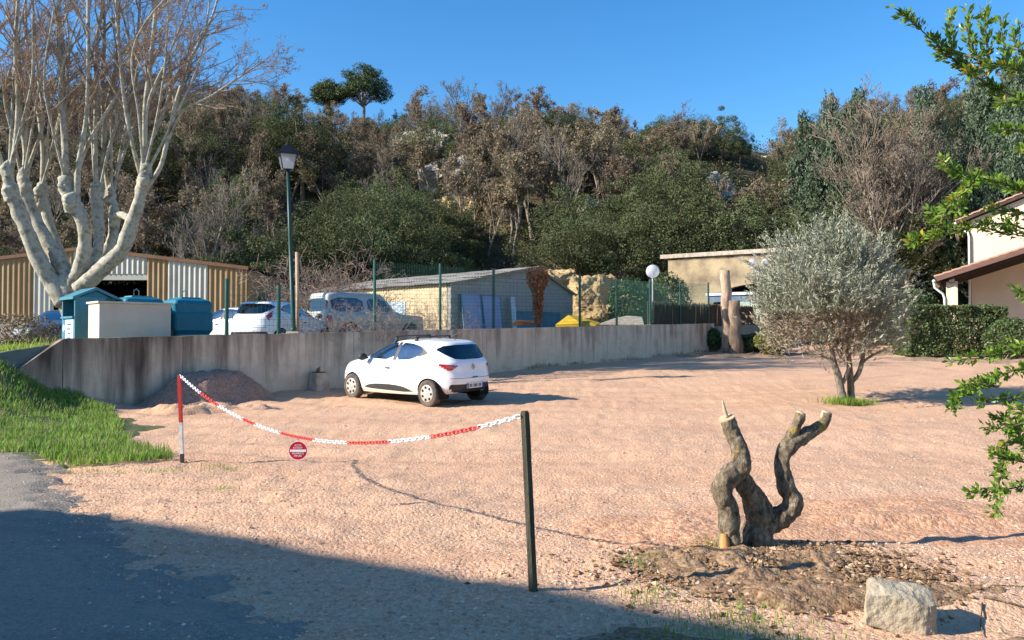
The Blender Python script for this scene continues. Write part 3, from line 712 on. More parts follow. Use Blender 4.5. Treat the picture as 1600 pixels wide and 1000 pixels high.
# ------------------------------------------------------------------ heap, drain block, rock, stump
hp = pix_ground(335, 618)
r = np.linspace(0, 1.1, 70)[:, None]; a = np.linspace(0, 2 * math.pi, 150, endpoint=False)[None, :]
ph = W0 + WD * 2.15 - WN * .55
lx = r * 1.75 * np.cos(a); ly = r * 1.15 * np.sin(a); x = ph[0] + lx * WD[0] + ly * WN[0]; y = ph[1] + lx * WD[1] + ly * WN[1]
rr = r * (1 + .12 * vnoise(np.cos(a) * 2, np.sin(a) * 2, 0, 6)); k = np.clip(1 - rr, 0, 1)
z = ground(x, y) + .68 * sstep(0, .75, k) + .05 * fbm(x * 3, y * 3, 0, 60, 4) * sstep(0, .2, k) + .015 * fbm(x * 14, y * 14, 0, 61, 2) - .05 * sstep(.9, 1.05, rr)
s_w, _ = wall_st(x, y); z = np.where(s_w > -.12, z, z)
tag(MB().grid(np.stack([x, y, z], -1), True).build('gravel_heap', mat_pile, smooth=True), 'dark reddish heap of gravel piled against the concrete wall', 'heap')
patch('raked_gravel_ridge', (-6.2, 16.35), 1.6, .45, .12, .06, mat_gravel, 52, R(25), 40, 100, .6, 3.0)
mat_block = M('drain_concrete', (.50, .45, .38), (.34, .26, .19), 5, .9, .6, 20)
db = thing('drain_block', 'squat concrete drain block standing at the foot of the wall', 'drain', (*(W0 + WD * 4.98 - WN * .42), zg(*(W0 + WD * 4.98 - WN * .42))), ANG)
MB().box((0, 0, .21), (.38, .40, .50), None, .9).build('body', mat_block, db); MB().box((0, 0, .468), (.26, .28, .02)).build('opening_shade', mat_dark, db)  # dark slab on the block's top paints the shade of its mouth
m = MB()
for k in range(6): m.tube([(.02 * k - .06, .03, .44), (.03 * k - .1, .02 * (k - 3), .56 + .01 * k)], .012, 4)
m.build('dead_weeds', mat_litter, db)
def lump(V, name, mat, parent=None, sub=3, amp=.08, fr=3, seed=1, flat=True):
    """convex hull of points, subdivided and roughened"""
    bm = bmesh.new()
    for v in V: bm.verts.new(v)
    bmesh.ops.convex_hull(bm, input=bm.verts[:]); bmesh.ops.triangulate(bm, faces=bm.faces[:])
    for _ in range(sub): bmesh.ops.subdivide_edges(bm, edges=bm.edges[:], cuts=1, use_grid_fill=True, smooth=0.0)
    bmesh.ops.recalc_face_normals(bm, faces=bm.faces[:]); bm.normal_update()
    c = np.array([v.co[:] for v in bm.verts]); nr = np.array([v.normal[:] for v in bm.verts])
    d = amp * fbm(c[:, 0] * fr, c[:, 1] * fr, c[:, 2] * fr, seed, 5)
    for v, p in zip(bm.verts, c + nr * d[:, None]): v.co = p
    me = bpy.data.meshes.new(name); bm.to_mesh(me); bm.free()
    return obj(name, me, mat, parent)
mat_rock = M('limestone_rock', (.44, .37, .27), (.25, .205, .145), 6, .92, 1, 24)
rk = pix_ground(1424, 984); q = rk.y / FPX; zr0 = zg(rk.x, rk.y)
rkp = [(-58, 4, 12), (-57, 6, 62), (-34, 34, 84), (-20, -2, 66), (30, -14, 50), (46, -8, 52), (56, 30, 70), (52, 0, 10), (44, -12, -12), (22, -18, -10), (16, -14, 8), (-12, -8, 22), (-44, 0, 10), (-50, 44, 0), (40, 56, -4), (45, 56, 66), (-30, 56, 72)]
ro = lump([(a * q, (b + 10) * q, c * q * .9) for a, b, c in rkp], 'rock', mat_rock, None, 4, .012, 9, 12); ro.location = (rk.x, rk.y + .04, zr0 - .012)
tag(ro, 'squarish pale limestone rock lying in the lower right foreground', 'rock')
def bark(name, c1, c2, c3=None, sc=9, bump=.9, st=(1, 1, .35)):
    m, n, l, p = nt(name); v = coords(n, l, 'Object', st)
    c = ramp(n, l, noise(n, l, v, sc, 7, .65), [(.33, c1), (.55, c2), (.68, c3 or c2)]); l.new(c, p.inputs['Base Color'])
    p.inputs['Roughness'].default_value = .95; p.inputs['Specular IOR Level'].default_value = .15
    l.new(bumpn(n, l, noise(n, l, v, sc * 3, 7, .7), bump, .03), p.inputs['Normal']); return m
mat_bark = bark('old_bark', (.075, .052, .035), (.29, .23, .16), (.50, .42, .32), 30, 1.0, (1, 1, .55))
def lichened():
    m = bark('lichened_bark', (.075, .052, .035), (.29, .23, .16), (.50, .42, .32), 30, 1.0, (1, 1, .55)); n, l = m.node_tree.nodes, m.node_tree.links
    p = n['Principled BSDF']; src = p.inputs['Base Color'].links[0].from_socket; v = coords(n, l, 'Object')
    sx = n.new('ShaderNodeSeparateXYZ'); l.new(v, sx.inputs[0])
    k = math_(n, l, 'ADD', noise(n, l, v, 11, 4, .6), maprange(n, l, sx.outputs[2], .3, 1.0, -.12, .05))
    l.new(mix(n, l, maprange(n, l, k, .58, .66), src, (.42, .30, .06)), p.inputs['Base Color']); return m
mat_stump = lichened()
mat_cut = M('sawn_wood', (.55, .42, .27), (.42, .31, .2), 8, .9); mat_raw = M('peeled_wood', (.55, .28, .10), (.42, .2, .08), 6, .85, .4, 30, stretch=(6, 6, 1)); mat_lichen = M('yellow_lichen', (.50, .36, .05), (.38, .32, .12), 30, .95)
sb0 = pix_ground(1165, 868); SY = sb0.y; st_base = Vector((sb0.x, sb0.y, zg(sb0.x, sb0.y)))
stp = thing('pollarded_stump', 'gnarled sawn-off tree stump with three twisting limbs in bare earth', 'stump', st_base)
def limb(parent, pts, n=32, name='limb', mat=None, base=None, seed=1, wob=.2, sub=12, wf=.93):
    """pts: (px, py, width_px, depth offset)"""
    P = np.array([[*at(a, b, SY + d), w * wf * (SY + d) / FPX / 2] for a, b, w, d in pts]); Q = cr(P, len(P) * sub)
    m = MB(); m.tube(Q[:, :3] - np.array(base), Q[:, 3], n, True, wob, seed); return m.build(name, mat or mat_stump, parent, True)
limb(stp, [(1141, 880, 40, 0), (1141, 840, 34, 0), (1137, 795, 32, 0), (1128, 768, 33, -.02), (1137, 748, 36, -.03), (1157, 729, 32, -.02), (1156, 705, 27, 0), (1146, 680, 26, .02), (1136, 656, 26, .03)], base=st_base, seed=3)
limb(stp, [(1186, 880, 50, .1), (1184, 840, 50, .1), (1188, 815, 44, .1), (1180, 785, 40, .08), (1166, 760, 34, .06), (1156, 742, 26, .05)], base=st_base, seed=5)
limb(stp, [(1190, 862, 34, .1), (1195, 825, 36, .1), (1222, 805, 36, .08), (1238, 786, 34, .06), (1229, 760, 30, .06), (1222, 720, 27, .08), (1231, 697, 30, .1), (1250, 685, 26, .12), (1272, 672, 21, .14), (1287, 660, 19, .15), (1291, 645, 17, .15)], base=st_base, seed=7)
limb(stp, [(1234, 698, 22, .1), (1238, 680, 19, .1), (1246, 662, 17, .1), (1251, 646, 16, .1)], base=st_base, seed=8)
def cutdisc(px, py, wpx, d, tilt):
    c = at(px, py, SY + d) - st_base; m = MB(); m.lathe([(0, .006), (wpx * SY / FPX / 2, .006), (wpx * SY / FPX / 2 * 1.02, -.05)], 14, Matrix.Translation(c) @ Matrix.Rotation(tilt[0], 4, 'Y') @ Matrix.Rotation(tilt[1], 4, 'X'))
    m.build('sawn_face', mat_cut, stp)
cutdisc(1135, 654, 25, .03, (-.35, .25)); cutdisc(1292, 644, 15, .15, (.3, .1)); cutdisc(1252, 645, 14, .1, (.35, .1))
limb(stp, [(1136, 652, 7, .03), (1132, 640, 6, .03), (1129, 626, 3, .03)], 6, 'splinter', mat_cut, st_base, 9)
limb(stp, [(1133, 872, 17, -.07), (1133, 852, 17, -.062), (1131, 834, 12, -.05)], 8, 'peeled_bark_scar', mat_raw, st_base, 2, .05)
# sticks on the ground
def stick(pts, lab, r=.006):
    Q = [];
    for px, py in pts:
        p = pix_ground(px, py); Q.append((p.x, p.y, zg(p.x, p.y) + r * 1.6))
    o = MB().tube(Q, np.linspace(r, r * .5, len(Q)), 5).build('fallen_stick', mat_bark, None, True); tag(o, lab, 'stick')
stick([(1535, 942), (1560, 946), (1600, 950), (1640, 951)], 'thick dry twig right of the limestone rock at the frame edge', .009)
stick([(1535, 948), (1532, 965), (1538, 985)], 'short bent twig hanging down from the thick twig beside the rock', .005)
stick([(1470, 921), (1490, 924), (1512, 925)], 'small straight twig just behind the limestone rock', .005)
stick([(1520, 917), (1560, 916), (1600, 912)], 'long thin twig lying behind the rock near right edge', .005)
stick([(1138, 895), (1146, 905), (1156, 912)], 'tiny twig on the earth below the stump', .005)
stick([(1210, 905), (1222, 912), (1232, 916)], 'little root poking from the earth in front of the stump', .006)
# ------------------------------------------------------------------ yard behind the wall
def wp_(t, s): p = W0 + WD * t + WN * s; return float(p[0]), float(p[1])
mat_teal = M('teal_plastic', (.015, .17, .24), (.012, .14, .20), 3, .45); mat_teall = M('teal_steel', (.06, .22, .29), (.05, .18, .25), 4, .5)
mat_beigeR = M('beige_render', (.62, .54, .43), (.55, .47, .37), 2, .9, .3, 60); mat_poster = M('poster_paper', (.75, .78, .82), (.6, .68, .75), 9, .6)
mat_green = M('green_steel', (.012, .075, .06), (.02, .10, .075), 5, .5); mat_lidy = M('lid_yellow', (.10, .30, .26), (.08, .26, .26), 5, .5)
x, y = wp_(.36, 2.35); cb = thing('clothes_bank', 'teal steel clothes bank with open hatch and white posters beside plane tree', 'recycling bin', (-10.42, 18.79, zt_(-10.42, 18.79)), ANG)
H = 1.6; w, l_ = 1.05, .92
m = MB(); m.box((l_ / 2, w / 2, .42), (l_, w, .84)); m.box((l_ - .12, w / 2, 1.1), (.24, w, .52)); m.box((l_ / 2, .03, 1.1), (l_, .06, .52)); m.box((l_ / 2, w - .03, 1.1), (l_, .06, .52)); m.build('cabinet', mat_teall, cb)
MB().box((l_ - .26, w / 2, 1.1), (.02, w - .13, .50)).build('hatch_shade', mat_dark, cb)  # near-black sheet painting the shade inside the hatch
MB().prism([(-.06, 1.36), (l_ * .5, H), (l_ + .06, 1.36), (l_ + .06, 1.30), (l_ * .5, H - .07), (-.06, 1.30)], w + .1, Matrix.Translation((0, -.05, 0))).build('roof', mat_teall, cb)
MB().prism([(0, 1.30), (l_, 1.30), (l_ * .5, H - .09)], w - .04, Matrix.Translation((0, .02, 0))).build('gable', mat_teal, cb)
MB().bar((-.02, .05, .87), (-.02, w - .05, .87), .05).build('hatch_rail', mat_teall, cb)
MB().box((-.006, w * .38, .45), (.008, .62, .72)).build('poster', mat_poster, cb)
m = MB()
for k in range(5): m.box((-.012, w * .38 + .05 * (k % 2), .70 - .11 * k), (.004, .34 - .06 * (k % 3), .035))
m.build('poster_print', mat_blue, cb)
MB().lathe([(0, .004), (.09, .004), (.09, -.004)], 20, Matrix.Translation((-.006, w * .84, .62)) @ Matrix.Rotation(math.pi / 2, 4, 'Y')).build('round_sticker', mat_poster, cb)
be = thing('bin_screen', 'cream rendered screen wall standing in front of the recycling bins', 'screen wall', (-9.37, 17.9, zt_(-9.37, 17.9)), ANG)
m = MB(); m.box((.80, .40, .57), (1.60, .78, 1.14)); m.build('wall', mat_beigeR, be)
MB().box((.80, .40, 1.165), (1.68, .86, .045)).build('coping', mat_beigeR, be)
def container(loc, label, lid, h=1.32):
    c = thing('recycling_container', label, 'recycling bin', (*loc, zt_(*loc)), ANG, 'teal recycling containers')
    def slab(z0, z1, i0, i1, wx=1.02, wy=1.0):
        return [(z0, i0), (z1, i1)]
    prof = [(0, .06), (.42, .06), (.52, .0), (.92, 0), (.98, .03), (1.18, .015), (1.27, .06), (1.32, .16)]
    V = []
    for z, ins in prof:
        hx, hy = .51 - ins, .5 - ins; rr = .10; ring = []
        for cx, cy, a0 in ((1, 1, 0), (-1, 1, 90), (-1, -1, 180), (1, -1, 270)):
            for k in range(5):
                a = R(a0 + k * 22.5); ring.append(((hx - rr) * cx + rr * math.cos(a), (hy - rr) * cy + rr * math.sin(a), z * h / 1.32))
        V.append(ring)
    V = np.array(V) + np.array([.51, .5, 0]); m = MB(); m.grid(V, True); n = len(V[0]); m.add(V[-1], n=[list(range(n))]); m.build('body', mat_teal, c, False)
    for k in range(3):
        m = MB(); m.bar((.20 + .3 * k, -.005 + .06, .05), (.20 + .3 * k, .055, .40), .08, .03, (0, 1, 0)); m.build('rib', mat_teal, c)
    m = MB(); m.box((.51, .5, h + .012), (.55, .62, .05), None, .85); m.build('lid', lid, c)
    MB().tube([(.40, .5, h + .02), (.40, .5, h + .17), (.46, .5, h + .22), (.52, .5, h + .17), (.52, .5, h + .02)], .012, 6).build('lifting_ring', mat_chrome, c)
    return c
container(wp_(2.07, 1.54), 'teal plastic recycling container at the right end of the cream screen', mat_teal)
container(wp_(1.0, 1.9), 'teal recycling container half hidden behind the cream screen', mat_lidy, 1.36)
# fence on the wall
fence = thing('wire_fence', 'tall green wire mesh fence on top of the retaining wall', 'fence', (*W0, 0), ANG)
fp = [(6.98, 1.98), (9.33, 1.96), (11.52, 1.9), (13.66, 1.86), (15.72, 1.82), (17.83, 1.76), (19.95, 1.74), (22.05, 1.72), (24.2, 1.75)]
pm = None
for k, (t, h) in enumerate(fp):
    zt = float(walltop(t)); m = MB(); m.box((t, .02, zt + h / 2 - .1), (.06, .06, h + .2)); p_ = m.build('post', mat_green, fence)
    MB().box((t, .02, zt + h + .012), (.07, .07, .02)).build('cap', mat_green, p_)
def wires(parent, a, b, h0, h1, y=.02, dx=.06, dz=.10, r=.0028, z0=.06, name='mesh_panel'):
    m = MB(); n = int((b - a) / dx)
    T = lambda f: float(walltop(a + (b - a) * f)); hh = lambda f: h0 + (h1 - h0) * f
    for k in range(n + 1):
        f = k / n; x = a + (b - a) * f; m.bar((x, y, T(f) + z0), (x, y, T(f) + hh(f)), r * 1.5, r * 1.5)
    for k in range(int((min(h0, h1) - z0) / dz) + 1): m.bar((a, y + .004, T(0) + z0 + k * dz), (b, y + .004, T(1) + z0 + k * dz), r * 2, r * 2)
    o = m.build(name, mat_green, parent); o['kind'] = 'stuff'; return o
for k in range(len(fp) - 1):
    wires(fence, fp[k][0] + .035, fp[k + 1][0] - .035, fp[k][1] - .04, fp[k + 1][1] - .04, dx=.06 if k < 4 else .034, dz=.11 if k < 4 else .06)
f2 = thing('wire_fence', 'low slack wire fence with dark posts behind the white parked cars', 'fence', (*W0, 0), ANG)
for t, h in ((2.74, 1.36), (4.1, 1.22), (-2.6, 1.4)):
    x0 = (t, .05 if t > 0 else 3.2); zt = float(walltop(t)) if t > 0 else 1.1
    MB().box((x0[0], x0[1], zt + h / 2 - .1), (.07, .07, h + .2)).build('post', mat_green, f2)
wires(f2, 2.78, 4.06, 1.3, 1.15, .05, .1, .15); wires(f2, 4.14, 5.4, 1.15, 1.05, .05, .1, .15)
m = MB()
for k in range(24): m.bar((-2.6 - .1 * k, 3.2 + .05 * k, 1.15), (-2.6 - .1 * k, 3.2 + .05 * k, 2.35), .004)
for k in range(9): m.bar((-2.6, 3.2, 1.2 + .14 * k), (-5.0, 4.4, 1.2 + .14 * k), .005)
o = m.build('mesh_panel', mat_green, f2); o['kind'] = 'stuff'
# street lamp
lb = at(459, 516, 20.9); lt = at(448, 218, 20.9); lb.z = walltop(4.6)
mat_lampg = M('lamp_green_paint', (.012, .05, .042), (.018, .065, .05), 4, .45); mat_black = M('black_iron', (.012, .014, .018), (.02, .022, .028), 4, .4)
def milky():
    m, n, l, p = nt('lantern_glass'); t = n.new('ShaderNodeBsdfTranslucent'); t.inputs[0].default_value = (.8, .84, .9, 1); p.inputs['Base Color'].default_value = (.62, .66, .72, 1); p.inputs['Roughness'].default_value = .1
    q = n.new('ShaderNodeBsdfTransparent'); a = n.new('ShaderNodeMixShader'); a.inputs[0].default_value = .5; l.new(p.outputs[0], a.inputs[1]); l.new(t.outputs[0], a.inputs[2])
    b = n.new('ShaderNodeMixShader'); b.inputs[0].default_value = .35; l.new(a.outputs[0], b.inputs[1]); l.new(q.outputs[0], b.inputs[2]); l.new(b.outputs[0], n['Material Output'].inputs[0]); return m
mat_lglass = milky()
la = thing('street_lamp', 'tall dark green street lamp with black four-sided lantern above the wall', 'street lamp', lb)
d_ = lt - lb; hl = d_.length; q = d_ / hl
MB().tube([q * (hl * k) for k in (0, .03, .031, .5, .84)], [.085, .085, .065, .055, .042], 12).build('pole', mat_lampg, la, True)
MB().box((0, 0, .02), (.32, .32, .06)).build('base_block', mat_beigeR, la)
def frus(m, z0, w0, z1, w1, M_): 
    V = [(sx * w0, sy * w0, z0) for sx, sy in ((-1, -1), (1, -1), (1, 1), (-1, 1))] + [(sx * w1, sy * w1, z1) for sx, sy in ((-1, -1), (1, -1), (1, 1), (-1, 1))]
    V = [tuple(M_ @ Vector(v)) for v in V]; m.add(V, [[0, 1, 5, 4], [1, 2, 6, 5], [2, 3, 7, 6], [3, 0, 4, 7], [3, 2, 1, 0], [4, 5, 6, 7]])
MT = Matrix.Translation(q * (hl * .84)) @ Matrix.Rotation(R(20), 4, 'Z')
m = MB(); frus(m, -.02, .05, .02, .14, MT); m.build('cup', mat_black, la)
for k, (sx, sy) in enumerate(((-1, 0), (1, 0), (0, -1), (0, 1))):
    pan = MB(); a0, a1 = .135, .215
    P = [(-1, 0), (1, 0)]
    V = [(sx * a0 + (sy != 0) * s_ * a0, sy * a0 + (sx != 0) * s_ * a0, .03) for s_ in (-1, 1)] + [(sx * a1 + (sy != 0) * s_ * a1, sy * a1 + (sx != 0) * s_ * a1, .40) for s_ in (1, -1)]
    pan.add([tuple(MT @ Vector(v)) for v in V], [[0, 1, 2, 3]]); pan.build('glass_pane', mat_lglass, la)
for sx in (-1, 1):
    for sy in (-1, 1): MB().bar(MT @ Vector((sx * .14, sy * .14, .02)), MT @ Vector((sx * .222, sy * .222, .41)), .022).build('frame_bar', mat_black, la)
m = MB(); frus(m, .40, .27, .44, .255, MT); frus(m, .441, .25, .62, .13, MT); frus(m, .621, .13, .66, .10, MT); m.build('lantern_roof', mat_black, la)
MB().lathe([(.05, .66), (.06, .70), (.03, .73), (.035, .76), (0, .79)], 10, MT).build('finial', mat_black, la)
MB().lathe([(.035, .39), (.06, .34), (.05, .26), (0, .23)], 10, MT).build('bulb', mat_signwh, la)
pp = at(464, 394, 21.2); p0 = at(465, 514, 21.2)
o = MB().tube([p0 - Vector((0, 0, .3)), p0.lerp(pp, .5) + Vector((.01, 0, 0)), pp], [.055, .05, .048], 7, True, .1).build('wooden_pole', M('pale_pole_wood', (.52, .36, .25), (.40, .27, .18), 6, .9, .5, 30, stretch=(4, 4, 1)), None, True)
tag(o, 'pale pinkish wooden pole standing right beside the street lamp', 'pole')
# cars of the yard
c1 = hatch('white car half hidden behind the teal container, seen from its side', (0, 0, 0), R(158), None, False, False); c1.location = (-10.2, 28.6, zt_(-10.2, 28.6) - .1)
c2 = hatch('white hatchback seen from behind with tall red tail light, left of street lamp', (0, 0, 0), R(74), None, False, False, 'high'); c2.location = (-7.25, 25.0, zt_(-7.25, 25.0) - .12)
c1.scale = (1, 1, .95); c2.scale = (.96, .96, 1.0)
SUV = [(2.10, .35, -2.10, .42, .78, .36, 5, 7), (2.15, .5, -2.14, .55, .83, .5, 5, 7), (2.15, .75, -2.14, .75, .85, .75, 5, 7), (2.12, .95, -2.12, .95, .85, .97, 5, 7),
       (1.95, 1.04, -2.11, 1.05, .84, 1.06, 5, 7), (1.15, 1.10, -2.10, 1.12, .82, 1.12, 5, 7), (.80, 1.22, -2.08, 1.25, .80, 1.24, 6, 7), (.52, 1.5, -2.04, 1.5, .75, 1.5, 6, 7), (.30, 1.72, -2.0, 1.72, .70, 1.73, 6, 7),
       (.12, 1.80, -1.9, 1.80, .60, 1.815, 5, 5), (-.3, 1.82, -1.5, 1.82, .3, 1.83, 4, 4), (-.6, 1.83, -1.2, 1.83, .002, 1.835, 2, 2)]
ra, rb2 = wp_(0, 0); px_, py_ = -6.1, 26.15
cx, cy = px_ + WD[0] * 2.12 + WN[0] * .85, py_ + WD[1] * 2.12 + WN[1] * .85
suv = thing('parked_suv', 'old boxy beige four-by-four parked behind the wire fence', 'car', (cx, cy, zt_(cx, cy) - .15), ANG)
sd_ = lambda c, n: abs(n.y) > .35 and abs(c.y) > .4
rs_ = lambda c, n: n.x < -.4
res = carve(SUV, [('arch', 'side', circ(1.3, .38, .42), lambda c, n: abs(c.y) > .5), ('arch', 'side', circ(-1.25, .38, .42), lambda c, n: abs(c.y) > .5),
    ('win', 'side', roundpoly([(-1.93, 1.62), (-.72, 1.62), (-.66, 1.14), (-1.93, 1.14)], 1), sd_), ('win', 'side', roundpoly([(-.55, 1.62), (.14, 1.62), (.60, 1.16), (-.50, 1.14)], 1), sd_),
    ('rw', 'rear', roundpoly([(-.6, 1.6), (.6, 1.6), (.66, 1.15), (-.66, 1.15)], 1), rs_), ('bump', 'rear', [(-.9, .42), (.9, .42), (.9, .60), (-.9, .60)], lambda c, n: c.x < -2.0),
    ('tl', 'rear', [(.66, .78), (.84, .78), (.84, 1.02), (.66, 1.02)], rs_), ('tl', 'rear', [(-.84, .78), (-.66, .78), (-.66, 1.02), (-.84, 1.02)], rs_),
    ('ws', 'rear', roundpoly([(-.66, 1.2), (.66, 1.2), (.58, 1.66), (-.58, 1.66)], 1), lambda c, n: n.x > .3)], 44, 130)
mat_suv = paint('faded_cream_paint', (.44, .41, .35)); 
piece(res, 'body', 'body', mat_suv, suv); piece(res, 'win', 'side_window', mat_glassd, suv, -.006); piece(res, 'rw', 'rear_window', mat_glassd, suv, -.006); piece(res, 'ws', 'windscreen', mat_glass, suv, -.006); piece(res, 'bump', 'bumper', mat_plastic, suv, .03); piece(res, 'tl', 'tail_light', mat_red_lens, suv, .006)
for xx in (1.3, -1.25):
    for sg in (1, -1):
        m = MB(); m.box((xx, sg * .5, .45), (.84, .5, .75)); m.build('wheel_arch', mat_dark, suv)
wheels(suv, [(1.3, .74), (1.3, -.74), (-1.25, .74), (-1.25, -.74)], .37, .22, 5); seats(suv, [(-.1, .36, .5), (-.1, -.36, .5), (-1.1, 0, 1.2)])
# ------------------------------------------------------------------ workshop
mat_blockw = M('concrete_block', (.36, .35, .335), (.29, .28, .265), 3, .95, .5, 25); mat_mortar = M('mortar', (.33, .31, .285), (.27, .255, .235), 4, .95)
mat_ochre = M('ochre_render', (.62, .49, .31), (.50, .38, .24), 1.5, .95, .6, 12); mat_fibre = M('fibre_cement', (.36, .33, .29), (.22, .20, .175), .8, .95, .4, 18, detail=8)
mat_lilac = M('blue_grey_board', (.27, .33, .52), (.22, .27, .44), 2, .5); mat_paleblue = M('pale_blue_board', (.45, .58, .66), (.38, .50, .58), 2, .6); mat_tealdoor = M('teal_door', (.08, .22, .30), (.06, .17, .24), 3, .6)
gz = 1.45; C0 = Vector((-2.47, 32.0, gz)); AG = R(45)
ws = thing('workshop', 'low block-built workshop with grey corrugated roof behind the fence', 'building', C0, AG)
GL, LL = 7.6, 11.9  # gable along local x, long side along local y
e0, ap, e1, apx = 3.68 - gz, 4.63 - gz, 3.50 - gz, 4.96
MB().prism([(0, -.3), (GL, -.3), (GL, e1), (apx, ap), (0, e0)], .2, Matrix.Translation((0, .03, 0))).build('gable_wall', mat_mortar, ws)
m = MB(); m.box((.1, LL / 2 + .25, e0 / 2 - .15), (.2, LL - .06, e0 + .3)); m.build('long_wall', mat_ochre, ws)
m = MB(); m.box((GL - .1, LL / 2 + .25, e1 / 2 - .15), (.2, LL - .06, e1 + .3)); m.build('rear_wall', mat_ochre, ws)
bme = MB().box((0, 0, 0), (.388, .03, .188)).mesh('block'); bme.materials.append(mat_blockw)
row = 0; z = .1
while z < ap - .12:
    xx = .2 - (.2 if row % 2 else 0)
    while xx < GL - .15:
        top = min(e0 + (ap - e0) * min(1, (xx - .2) / apx) if xx < apx else 9, e1 + (ap - e1) * (GL - xx - .2) / (GL - apx) if xx >= apx - .2 else 9)
        if xx > .19 and z + .11 < top and not (3.65 < xx < 6.65 and z < 1.15):
            o = bpy.data.objects.new('block', bme); COL.objects.link(o); o.parent = ws; o.location = (xx, .028 + random.uniform(-.003, .003), z)
        xx += .4
    z += .2; row += 1
def roofsheets(parent, p0, ux_, uy_, L1, L2, nx, ny, mat, name='roof_sheet', amp=.025, per=.18):
    """corrugated sheets: waves run along uy_"""
    ux_, uy_ = Vector(ux_).normalized(), Vector(uy_).normalized(); nz_ = ux_.cross(uy_)
    for i in range(nx):
        for j in range(ny):
            w = L1 / nx; h = L2 / ny; nu = int(w / per * 4) + 1; u = np.linspace(-.02, w + .03, nu); V = np.zeros((2, nu, 3)); jit = random.uniform(-.012, .012)
            for b, vv in enumerate((-.06 + jit, h + .02)):
                for k in range(nu):
                    V[b, k] = Vector(p0) + ux_ * (i * w + u[k]) + uy_ * (j * h + vv) + nz_ * (amp * math.sin(u[k] / per * 2 * math.pi) + (.035 if b == 0 else 0) + .012 * ((i + j) % 2))
            MB().grid(V).build(name, mat, parent, True)
sl = Vector((apx, 0, ap - e0)); sr = Vector((apx - GL, 0, ap - e1))
roofsheets(ws, (-.18, LL + .35, e0 + .0), (0, -1, 0), sl, LL + .55, sl.length + .18, 11, 3, mat_fibre)
roofsheets(ws, (GL + .12, -.15, e1 - .02), (0, 1, 0), sr, LL + .5, sr.length + .1, 11, 2, mat_fibre)
m = MB(); m.bar((-.15, -.12, e0 - .02), (apx, -.12, ap + .02), .05, .09); m.build('verge_board', mat_fibre, ws); m = MB(); m.bar((GL + .1, -.12, e1 - .02), (apx, -.12, ap + .02), .05, .09); m.build('verge_board', mat_fibre, ws)
m = MB(); m.bar((-.02, 3.0, 1.0), (-.02, 4.6, 1.0), .04, 1.2); m.build('window', mat_paleblue, ws)
m = MB(); m.box((5.15, .0, .55), (2.8, .06, 1.15)); m.build('door', mat_tealdoor, ws)
m = MB(); m.box((3.75, -.03, .55), (.09, .08, 1.2)); m.box((6.55, -.03, .55), (.09, .08, 1.2)); m.box((5.15, -.03, 1.16), (2.9, .08, .09)); m.build('door_frame', mat_tealdoor, ws)
def lean(name, label, lx, w, h, mat, cat, tilt=.12, lz=0, yo=-.45, framed=False):
    p = ws.matrix_basis @ Vector((lx, yo, lz)); o = thing(name, label, cat, p, AG)
    Mx = Matrix.Rotation(-tilt, 4, 'X'); m = MB(); m.box(Mx @ Vector((0, 0, h / 2)), (w, .035, h), Mx); m.build('sheet', mat, o)
    if framed:
        for sx in (-1, 1): MB().box(Mx @ Vector((sx * w / 2, -.012, h / 2)), (.05, .05, h), Mx).build('frame_bar', mat_tealdoor, o)
    return o
bpy.context.view_layer.update()
lean('window_panel', 'blue-grey glazed panel leaning on the workshop gable, left of the pair', .95, 1.05, 1.75, mat_lilac, 'panel', .14, .1, -.35, True)
lean('window_panel', 'blue-grey glazed panel leaning on the workshop gable, right of the pair', 2.1, 1.05, 1.7, mat_lilac, 'panel', .14, .1, -.35, True)
lean('long_board', 'pale blue upright board leaning on the workshop gable', 3.25, .26, 1.75, mat_paleblue, 'board', .1, .05, -.45)
# yellow sheets, planks
mat_yel = M('yellow_paint', (.72, .50, .03), (.62, .38, .03), 3, .6); mat_rust = M('rusty_orange', (.45, .16, .06), (.30, .11, .05), 6, .9)
def slab(name, label, cat, pts, th, mat):
    o = lump([p for p in pts] + [p + Vector((0, 0, th)) for p in pts], name, mat, None, 0, 0); return tag(o, label, cat)
yb = lambda a, b, Y_: at(a, b, Y_)
slab('yellow_sheet', 'bright yellow tilted panel lying behind the wall, left one', 'panel', [yb(868, 512, 30), yb(888, 497, 30.5), yb(910, 499, 31), yb(908, 510, 30)], .12, mat_yel)
slab('yellow_sheet', 'bright yellow tilted panel right of the fence post', 'panel', [yb(906, 508, 30.5), yb(910, 498, 31.5), yb(938, 506, 31.5), yb(930, 510, 30.5)], .05, mat_yel)
slab('timber_beam', 'rusty orange beam lying on the terrace near the dead creeper', 'beam', [yb(800, 509, 28), yb(806, 503, 28), yb(834, 502, 28.6), yb(836, 508, 28)], .06, mat_rust)
slab('rubble_pile', 'low grey rubble heap at the terrace edge left of globe lamp', 'rubble', [yb(935, 508, 32), yb(960, 499, 33), yb(1003, 497, 33), yb(1006, 508, 32), yb(980, 495, 33.5)], .05, mat_block)
